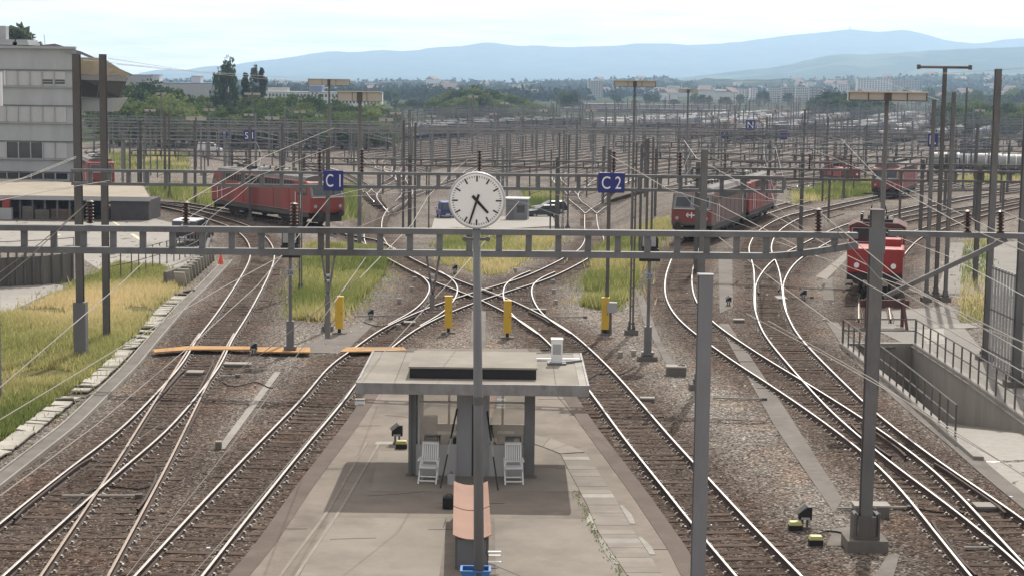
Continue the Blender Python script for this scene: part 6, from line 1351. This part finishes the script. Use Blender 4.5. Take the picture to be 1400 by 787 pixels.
# ------------------------------------------------------------------ trees
def leaf_material(name, col, tr=.25):
    m = bpy.data.materials.new(name); m.use_nodes = True; t = m.node_tree; t.nodes.clear(); n = t.nodes.new; L = t.links.new; o = n('ShaderNodeOutputMaterial'); d = n('ShaderNodeBsdfDiffuse'); r = n('ShaderNodeBsdfTranslucent'); x = n('ShaderNodeMixShader'); x.inputs[0].default_value = tr
    oi = n('ShaderNodeObjectInfo'); no = n('ShaderNodeTexNoise'); no.inputs['Scale'].default_value = .55; no.inputs['Detail'].default_value = 3; L(n('ShaderNodeTexCoord').outputs['Object'], no.inputs['Vector'])
    ad = n('ShaderNodeMath'); ad.operation = 'ADD'; L(oi.outputs['Random'], ad.inputs[0]); L(no.outputs['Fac'], ad.inputs[1]); mr = n('ShaderNodeMapRange'); mr.inputs['From Min'].default_value = .3; mr.inputs['From Max'].default_value = 1.7; mr.inputs['To Min'].default_value = .6; mr.inputs['To Max'].default_value = 1.5; L(ad.outputs[0], mr.inputs['Value'])
    s = n('ShaderNodeVectorMath'); s.operation = 'SCALE'; s.inputs[0].default_value = col; L(mr.outputs[0], s.inputs['Scale']); L(s.outputs[0], d.inputs['Color']); L(s.outputs[0], r.inputs['Color']); L(d.outputs[0], x.inputs[1]); L(r.outputs[0], x.inputs[2]); L(x.outputs[0], o.inputs['Surface']); return m
LEAF = {'mid': leaf_material('foliage mid green', (.105, .145, .045), .35), 'dark': leaf_material('foliage dark green', (.052, .080, .032), .3), 'light': leaf_material('foliage light green', (.150, .185, .065), .35), 'grey': leaf_material('foliage grey green', (.085, .105, .058), .3)}
BARK = mat('bark', (.075, .06, .048), .95, 0, .25, 2.0)
def tree_mesh(kind, h, w, nl, ls, seed):
    g = np.random.default_rng(seed); n_cl = 26; C = []; Rr = []
    for i in range(n_cl):
        if kind == 'poplar': zc = h * (.12 + .84 * g.random()); rad = w * .5 * min(1, (h - zc) / (h * .28) + .12) * .75; a = g.random() * 6.28; C.append((math.cos(a) * rad * g.random(), math.sin(a) * rad * g.random(), zc)); Rr.append(w * .26 * (.7 + .5 * g.random()))
        else:
            a = g.random() * 6.28; e = math.asin(g.uniform(-.9, 1)); q = .55 + .35 * g.random(); C.append((math.cos(a) * math.cos(e) * w * .42 * q * 1.15, math.sin(a) * math.cos(e) * w * .42 * q * 1.15, h * .53 + math.sin(e) * h * .45 * q)); Rr.append(w * .17 * (.7 + .7 * g.random()))
    C = np.array(C); Rr = np.array(Rr); k = g.integers(0, n_cl, nl); v = g.normal(size=(nl, 3)); v /= np.linalg.norm(v, axis=1)[:, None]
    p = C[k] + v * Rr[k][:, None] * (g.random(nl)[:, None] ** .35) * np.array([1, 1, .85]); p[:, 2] = np.maximum(p[:, 2], h * .06)
    a = g.normal(size=(nl, 3)); a /= np.linalg.norm(a, axis=1)[:, None]; b = np.cross(a, v + g.normal(size=(nl, 3)) * .6); b /= np.maximum(np.linalg.norm(b, axis=1)[:, None], 1e-6); s = ls * (.6 + .8 * g.random(nl))[:, None]
    V = np.stack([p - a * s, p - b * s * .6, p + a * s, p + b * s * .6], 1).reshape(-1, 3); me = bpy.data.meshes.new('crown'); me.from_pydata(V.tolist(), [], np.arange(nl * 4).reshape(-1, 4).tolist())
    tb = MB(); tb.tube([(0, 0, -.5), (.1, 0, h * .3), (0, .1, h * .75)], [w * .045 + .08, w * .035, .04], BARK, 7)
    for i in range(5): tb.tube([(0, 0, h * (.25 + .06 * i)), tuple(C[i] * .6 + np.array([0, 0, h * .18])), tuple(C[i])], [w * .02 + .03, w * .014, .02], BARK, 5)
    return me, tb.mesh('trunk')
TM = {}
def tree(kind, var, leaf, x, y, z, h, label, group, wf=1.0):
    k = (kind, var)
    if k not in TM: TM[k] = tree_mesh(kind, 10.0, {'poplar': 3.2, 'round': 9.0, 'bush': 11.0}[kind], {'poplar': 1700, 'round': 2300, 'bush': 1500}[kind], .34 if kind != 'bush' else .42, hash(k[1]) % 99 + len(kind))
    cm, tm = TM[k]; t = thing({'poplar': 'poplar_tree', 'round': 'leafy_tree', 'bush': 'bush'}[kind], label, 'tree' if kind != 'bush' else 'bush', (x, y, z), random.random() * 6.28, group)
    s = h / 10.0; t.scale = (s * wf, s * wf, s); cm2 = cm if not cm.materials else None
    key = (kind, var, leaf)
    if key not in TM: m2 = cm.copy(); m2.materials.clear(); m2.materials.append(LEAF[leaf]); TM[key] = m2
    link('crown', TM[key], t); link('trunk', tm, t); return t
def tree_px(kind, leaf, px, py_top, Y, h, label, group=None, wf=1.0, z=None):
    q = P(px, py_top, Y); z0 = gzf(q.x, Y) - .3 if z is None else z; hh_ = q.z - z0 if h is None else h; zb = q.z - hh_
    return tree(kind, random.randrange(3), leaf, q.x, Y, min(zb, z0) if h is None else zb, hh_ if h is None else q.z - zb, label, group, wf)
tree_px('round', 'dark', 309, 80, 520, None, 'tall dark tree rising above the left wood', wf=.42)
tree_px('poplar', 'dark', 335, 97, 540, None, 'slimmer dark tree just right of the tall one', wf=.6); tree_px('poplar', 'grey', 349, 88, 520, None, 'left of the two tall grey-green poplars', wf=.5); tree_px('poplar', 'grey', 358, 90, 525, None, 'right of the two tall grey-green poplars', wf=.5)
for k, (px, py) in enumerate(((12, 40), (22, 36), (29, 39), (34, 48))): tree_px('poplar', 'grey', px, py, 330, None, 'dark treetop rising behind the control building roof', 'treetops behind the control building', 1.3)
for px in np.arange(150, 545, 11.0):
    for rw_ in range(3):
        py = np.interp(px, [150, 175, 205, 240, 280, 330, 380, 430, 480, 520, 545], [118, 112, 116, 124, 130, 132, 131, 134, 140, 142, 150]) + rw_ * 11 + random.uniform(-4, 6); Y = 520 - rw_ * 45 + random.uniform(-15, 15)
        tree_px('round' if random.random() < .75 else 'bush', random.choice(('mid', 'mid', 'light', 'dark')), px + random.uniform(-5, 5), py, Y, None, 'leafy green tree in the wood behind the left sidings', 'trees of the left wood', random.uniform(.9, 1.35))
for px in np.arange(590, 760, 9.0):
    for rw_ in range(2):
        py = np.interp(px, [590, 620, 650, 675, 700, 730, 760], [134, 121, 116, 120, 130, 134, 150]) + rw_ * 12 + random.uniform(-3, 5); tree_px('round', random.choice(('mid', 'light', 'light', 'dark')), px + random.uniform(-4, 4), py, 780 - rw_ * 50 + random.uniform(-15, 15), None, 'leafy green tree in the clump beyond the middle of the yard', 'trees of the middle clump', random.uniform(.9, 1.3))
for px in np.arange(540, 600, 8.0): tree_px('round', random.choice(('mid', 'dark', 'grey')), px, 139 + random.uniform(-5, 6), 930 + random.uniform(-60, 60), None, 'leafy tree in the gap between the left wood and the middle clump', 'trees in the gap beyond the sidings', random.uniform(1.0, 1.5))
for px in np.arange(1112, 1215, 10.0):
    for rw_ in range(2):
        py = np.interp(px, [1112, 1130, 1165, 1200, 1215], [138, 122, 121, 132, 142]) + rw_ * 12 + random.uniform(-3, 5); tree_px('round', random.choice(('mid', 'grey', 'dark')), px + random.uniform(-4, 4), py, 860 - rw_ * 60, None, 'leafy tree in the clump below the long floodlight', 'trees of the right clump', random.uniform(.9, 1.3))
for px in np.arange(1285, 1425, 11.0):
    for rw_ in range(2): tree_px('bush' if random.random() < .4 else 'round', random.choice(('mid', 'light', 'dark')), px + random.uniform(-4, 4), 142 + rw_ * 14 + random.uniform(-5, 6), 640 - rw_ * 60, None, 'leafy green tree at the right edge of the yard', 'trees at the right edge of the yard', random.uniform(.9, 1.3))
for px, py, Y in ((771, 122, 1020), (783, 124, 1000), (776, 128, 960), (690, 136, 900), (540, 124, 1100), (530, 122, 1120), (990, 131, 1050), (1012, 128, 1300), (1040, 126, 1280), (1046, 124, 1290), (1078, 126, 1250), (950, 126, 1250), (960, 128, 1230), (970, 131, 1200), (885, 127, 1300), (1240, 120, 1500), (1215, 124, 1500), (1270, 117, 1600)): tree_px('round', random.choice(('dark', 'mid')), px, py, Y, None, 'lone dark tree among the buildings beyond the yard', 'lone trees beyond the yard', .9)
for px in np.arange(380, 1420, 14.0):
    if 590 < px < 760 or 1040 < px < 1130 or 795 < px < 830 or 1165 < px < 1262: continue
    tree_px('round', random.choice(('grey', 'dark', 'mid')), px + random.uniform(-6, 6), np.interp(px, [380, 540, 760, 900, 1000, 1100, 1400], [136, 136, 139, 134, 139, 140, 122]) + random.uniform(-6, 6), random.uniform(1150, 1450), None, 'distant tree in the loose belt beyond the yard', 'distant belt of trees beyond the yard', random.uniform(1.1, 1.8))

# ------------------------------------------------------------------ hills, far woods, mountains
def hill_material(name, a, c, fields=None, sc=.004):
    m = bpy.data.materials.new(name); m.use_nodes = True; t = m.node_tree; t.nodes.clear(); n = t.nodes.new; L = t.links.new; o = n('ShaderNodeOutputMaterial'); d = n('ShaderNodeBsdfDiffuse'); L(d.outputs[0], o.inputs[0]); pos = n('ShaderNodeNewGeometry').outputs['Position']
    no = n('ShaderNodeTexNoise'); no.inputs['Scale'].default_value = sc * 6; no.inputs['Detail'].default_value = 8; L(pos, no.inputs['Vector']); r = n('ShaderNodeValToRGB'); r.color_ramp.elements[0].position = .4; r.color_ramp.elements[1].position = .62; r.color_ramp.elements[0].color = (*a, 1); r.color_ramp.elements[1].color = (*c, 1); L(no.outputs['Fac'], r.inputs['Fac']); col = r.outputs[0]
    if fields: n2 = n('ShaderNodeTexNoise'); n2.inputs['Scale'].default_value = sc; n2.inputs['Detail'].default_value = 5; L(pos, n2.inputs['Vector']); r2 = n('ShaderNodeValToRGB'); r2.color_ramp.elements[0].position = .54; r2.color_ramp.elements[1].position = .58; L(n2.outputs['Fac'], r2.inputs['Fac']); mx = n('ShaderNodeMixRGB'); L(r2.outputs[0], mx.inputs['Fac']); L(col, mx.inputs['Color1']); mx.inputs['Color2'].default_value = (*fields, 1); col = mx.outputs[0]
    L(col, d.inputs['Color']); return m
def hill(name, Y, prof, front, back, m, amp, nx=420, nvv=26, ns=.004):
    px = np.linspace(-560, 1960, nx); py = np.interp(px, [q[0] for q in prof], [q[1] for q in prof]); k = np.ones(5) / 5; py = np.convolve(np.pad(py, 2, 'edge'), k, 'valid'); crest = [P(a, b, Y) for a, b in zip(px, py)]; V = []; z0 = -6.5
    for i, c in enumerate(crest):
        for j in range(nvv * 2 + 1):
            f = j / nvv
            if f <= 1: yy = Y - front * (1 - f); e = f ** 1.25 * (1 - .25 * (1 - f))
            else: yy = Y + back * (f - 1); e = 1 - (f - 1) ** 1.5
            x = c.x * yy / Y if f <= 1 else c.x; nz = mnoise.fractal(Vector((x * ns, yy * ns, Y * .01)), 1.0, 2.0, 6); V.append((x, yy, z0 + max((c.z - z0) * e + amp * nz * min(1, e * 3) * (1.0 if f < .97 or f > 1.03 else .55), 0 if e > 0 else -1)))
    n = nvv * 2 + 1; idx = np.arange(nx * n).reshape(nx, n); F = np.stack([idx[:-1, :-1], idx[1:, :-1], idx[1:, 1:], idx[:-1, 1:]], -1).reshape(-1, 4); me = bpy.data.meshes.new(name); me.from_pydata(V, [], F.tolist()); me.materials.append(m); me.update(); o = bpy.data.objects.new(name, me); COL.objects.link(o); structure(o); return o
WOODH = hill_material('wooded hill', (.016, .027, .016), (.035, .05, .023), (.07, .08, .04), .0035); MTN = hill_material('forest mountain', (.028, .042, .030), (.06, .08, .05), None, .0012); MIDH = hill_material('mid hill with fields', (.025, .04, .024), (.05, .07, .035), (.085, .105, .05), .0018)
h3 = hill('wooded_hill', 3400, [(-560,113),(300,116),(380,117),(480,117),(560,112),(640,115),(700,116),(760,114),(830,112),(900,110),(950,112),(1000,111),(1100,111),(1200,109),(1300,106),(1400,103),(1960,97)], 1500, 900, WOODH, 9, 420, 26, .01)
h2 = hill('foothill', 6800, [(-560,125),(700,122),(900,113),(960,105),(1000,99),(1060,93),(1100,85),(1130,77),(1150,73.5),(1180,75),(1230,73),(1250,70),(1300,67),(1350,66),(1400,67),(1500,68),(1960,80)], 2200, 1500, MIDH, 16, 420, 26, .004)
h1 = hill('mountain_range', 11500, [(-560,122),(0,113),(130,109),(200,101),(260,97),(300,92),(345,84),(400,78),(470,70),(480,72),(520,68),(560,70),(600,66),(640,64),(665,62),(700,66),(740,66),(790,64),(870,61),(920,61),(955,62),(1000,58),(1040,54),(1080,50),(1110,46),(1160,39),(1190,42),(1210,44),(1230,41),(1260,45),(1290,54),(1320,59),(1345,60),(1370,55),(1400,54),(1500,56),(1960,75)], 3200, 1500, MTN, 26, 420, 26, .0022)
p = P(1162, 39, 11500); t = thing('summit_mast', 'tiny mast on the summit of the mountain', 'mast', (p.x, p.y, p.z - 12)); b = MB(); b.box((0, 0, 12), (7, 7, 24), BG); b.obj('shaft', t)
# far wood: the mass of small crowns on the wooded hill and the plain before it
g = np.random.default_rng(3); cv, ct = [], 0
fw = MB(); VV, FF = [], []
EXC = ((1040, 1130, 1560), (1165, 1265, 2150), (800, 830, 1720), (1000, 1040, 1640), (915, 985, 2000))
for i in range(11000):
    Y = math.exp(g.uniform(math.log(1350), math.log(3380))); x = g.uniform(-.34, .34) * Y
    if mnoise.noise(Vector((x * .004, Y * .0022, 2))) < -.12: continue
    if any(a < 700 + FPX * x / Y < c and Y < y1 for a, c, y1 in EXC): continue
    VV.append((x, Y)); 
bpy.context.view_layer.update()
from mathutils.bvhtree import BVHTree
dg = bpy.context.evaluated_depsgraph_get(); bv = BVHTree.FromObject(h3, dg)
V3, F3 = [], []
for x, Y in VV:
    hit = bv.ray_cast(Vector((x, Y, 900)), Vector((0, 0, -1))); z = hit[0].z if hit[0] is not None and Y > 1905 else -5.9
    s = g.uniform(2.2, 4.4); k = len(V3); hh_ = s * g.uniform(1.4, 2.3)
    for j in range(7):
        c = g.normal(size=3) * np.array([s * .5, s * .5, hh_ * .25]) + np.array([x, Y, z + hh_ * .55]); a = g.normal(size=3); b2 = g.normal(size=3); a *= s * .62 / np.linalg.norm(a); b2 *= s * .62 / np.linalg.norm(b2); m0 = len(V3); V3 += [tuple(c - a), tuple(c - b2), tuple(c + a), tuple(c + b2)]; F3.append((m0, m0 + 1, m0 + 2, m0 + 3))
me = bpy.data.meshes.new('far_wood'); me.from_pydata(V3, [], F3); me.materials.append(leaf_material('far wood foliage', (.026, .042, .022), .12)); o = bpy.data.objects.new('far_wood', me); COL.objects.link(o); tag(o, 'mass of distant woodland on the plain and the low hills', 'woodland', kind='stuff')
for i in range(95):
    Y = rs.uniform(1500, 3300); px = rs.choice((rs.uniform(870, 1420), rs.uniform(870, 1420), rs.uniform(560, 1420), rs.uniform(380, 620))); x = (px - 700) / FPX * Y
    hit = bv.ray_cast(Vector((x, Y, 900)), Vector((0, 0, -1))); z = hit[0].z if hit[0] is not None and Y > 1905 else -6
    house(i, x, Y, z - .5, 10, 9, 6, 'h0' if i % 3 else 'h1')

# ------------------------------------------------------------------ haze: one closed box of even air
hz = MB(); hz.box((0, 6500, 186), (19000, 13400, 400), WHITE); hm = hz.mesh('haze'); hm.materials.clear()
m = bpy.data.materials.new('haze air'); m.use_nodes = True; t_ = m.node_tree; t_.nodes.clear(); o_ = t_.nodes.new('ShaderNodeOutputMaterial'); v_ = t_.nodes.new('ShaderNodeVolumePrincipled'); v_.inputs['Color'].default_value = (.53, .745, 1.0, 1); v_.inputs['Density'].default_value = 0.000118; v_.inputs['Anisotropy'].default_value = .5
t_.links.new(v_.outputs[0], o_.inputs['Volume']); hm.materials.append(m); hz_o = bpy.data.objects.new('haze', hm); COL.objects.link(hz_o); tag(hz_o, 'pale haze', None, kind='stuff')
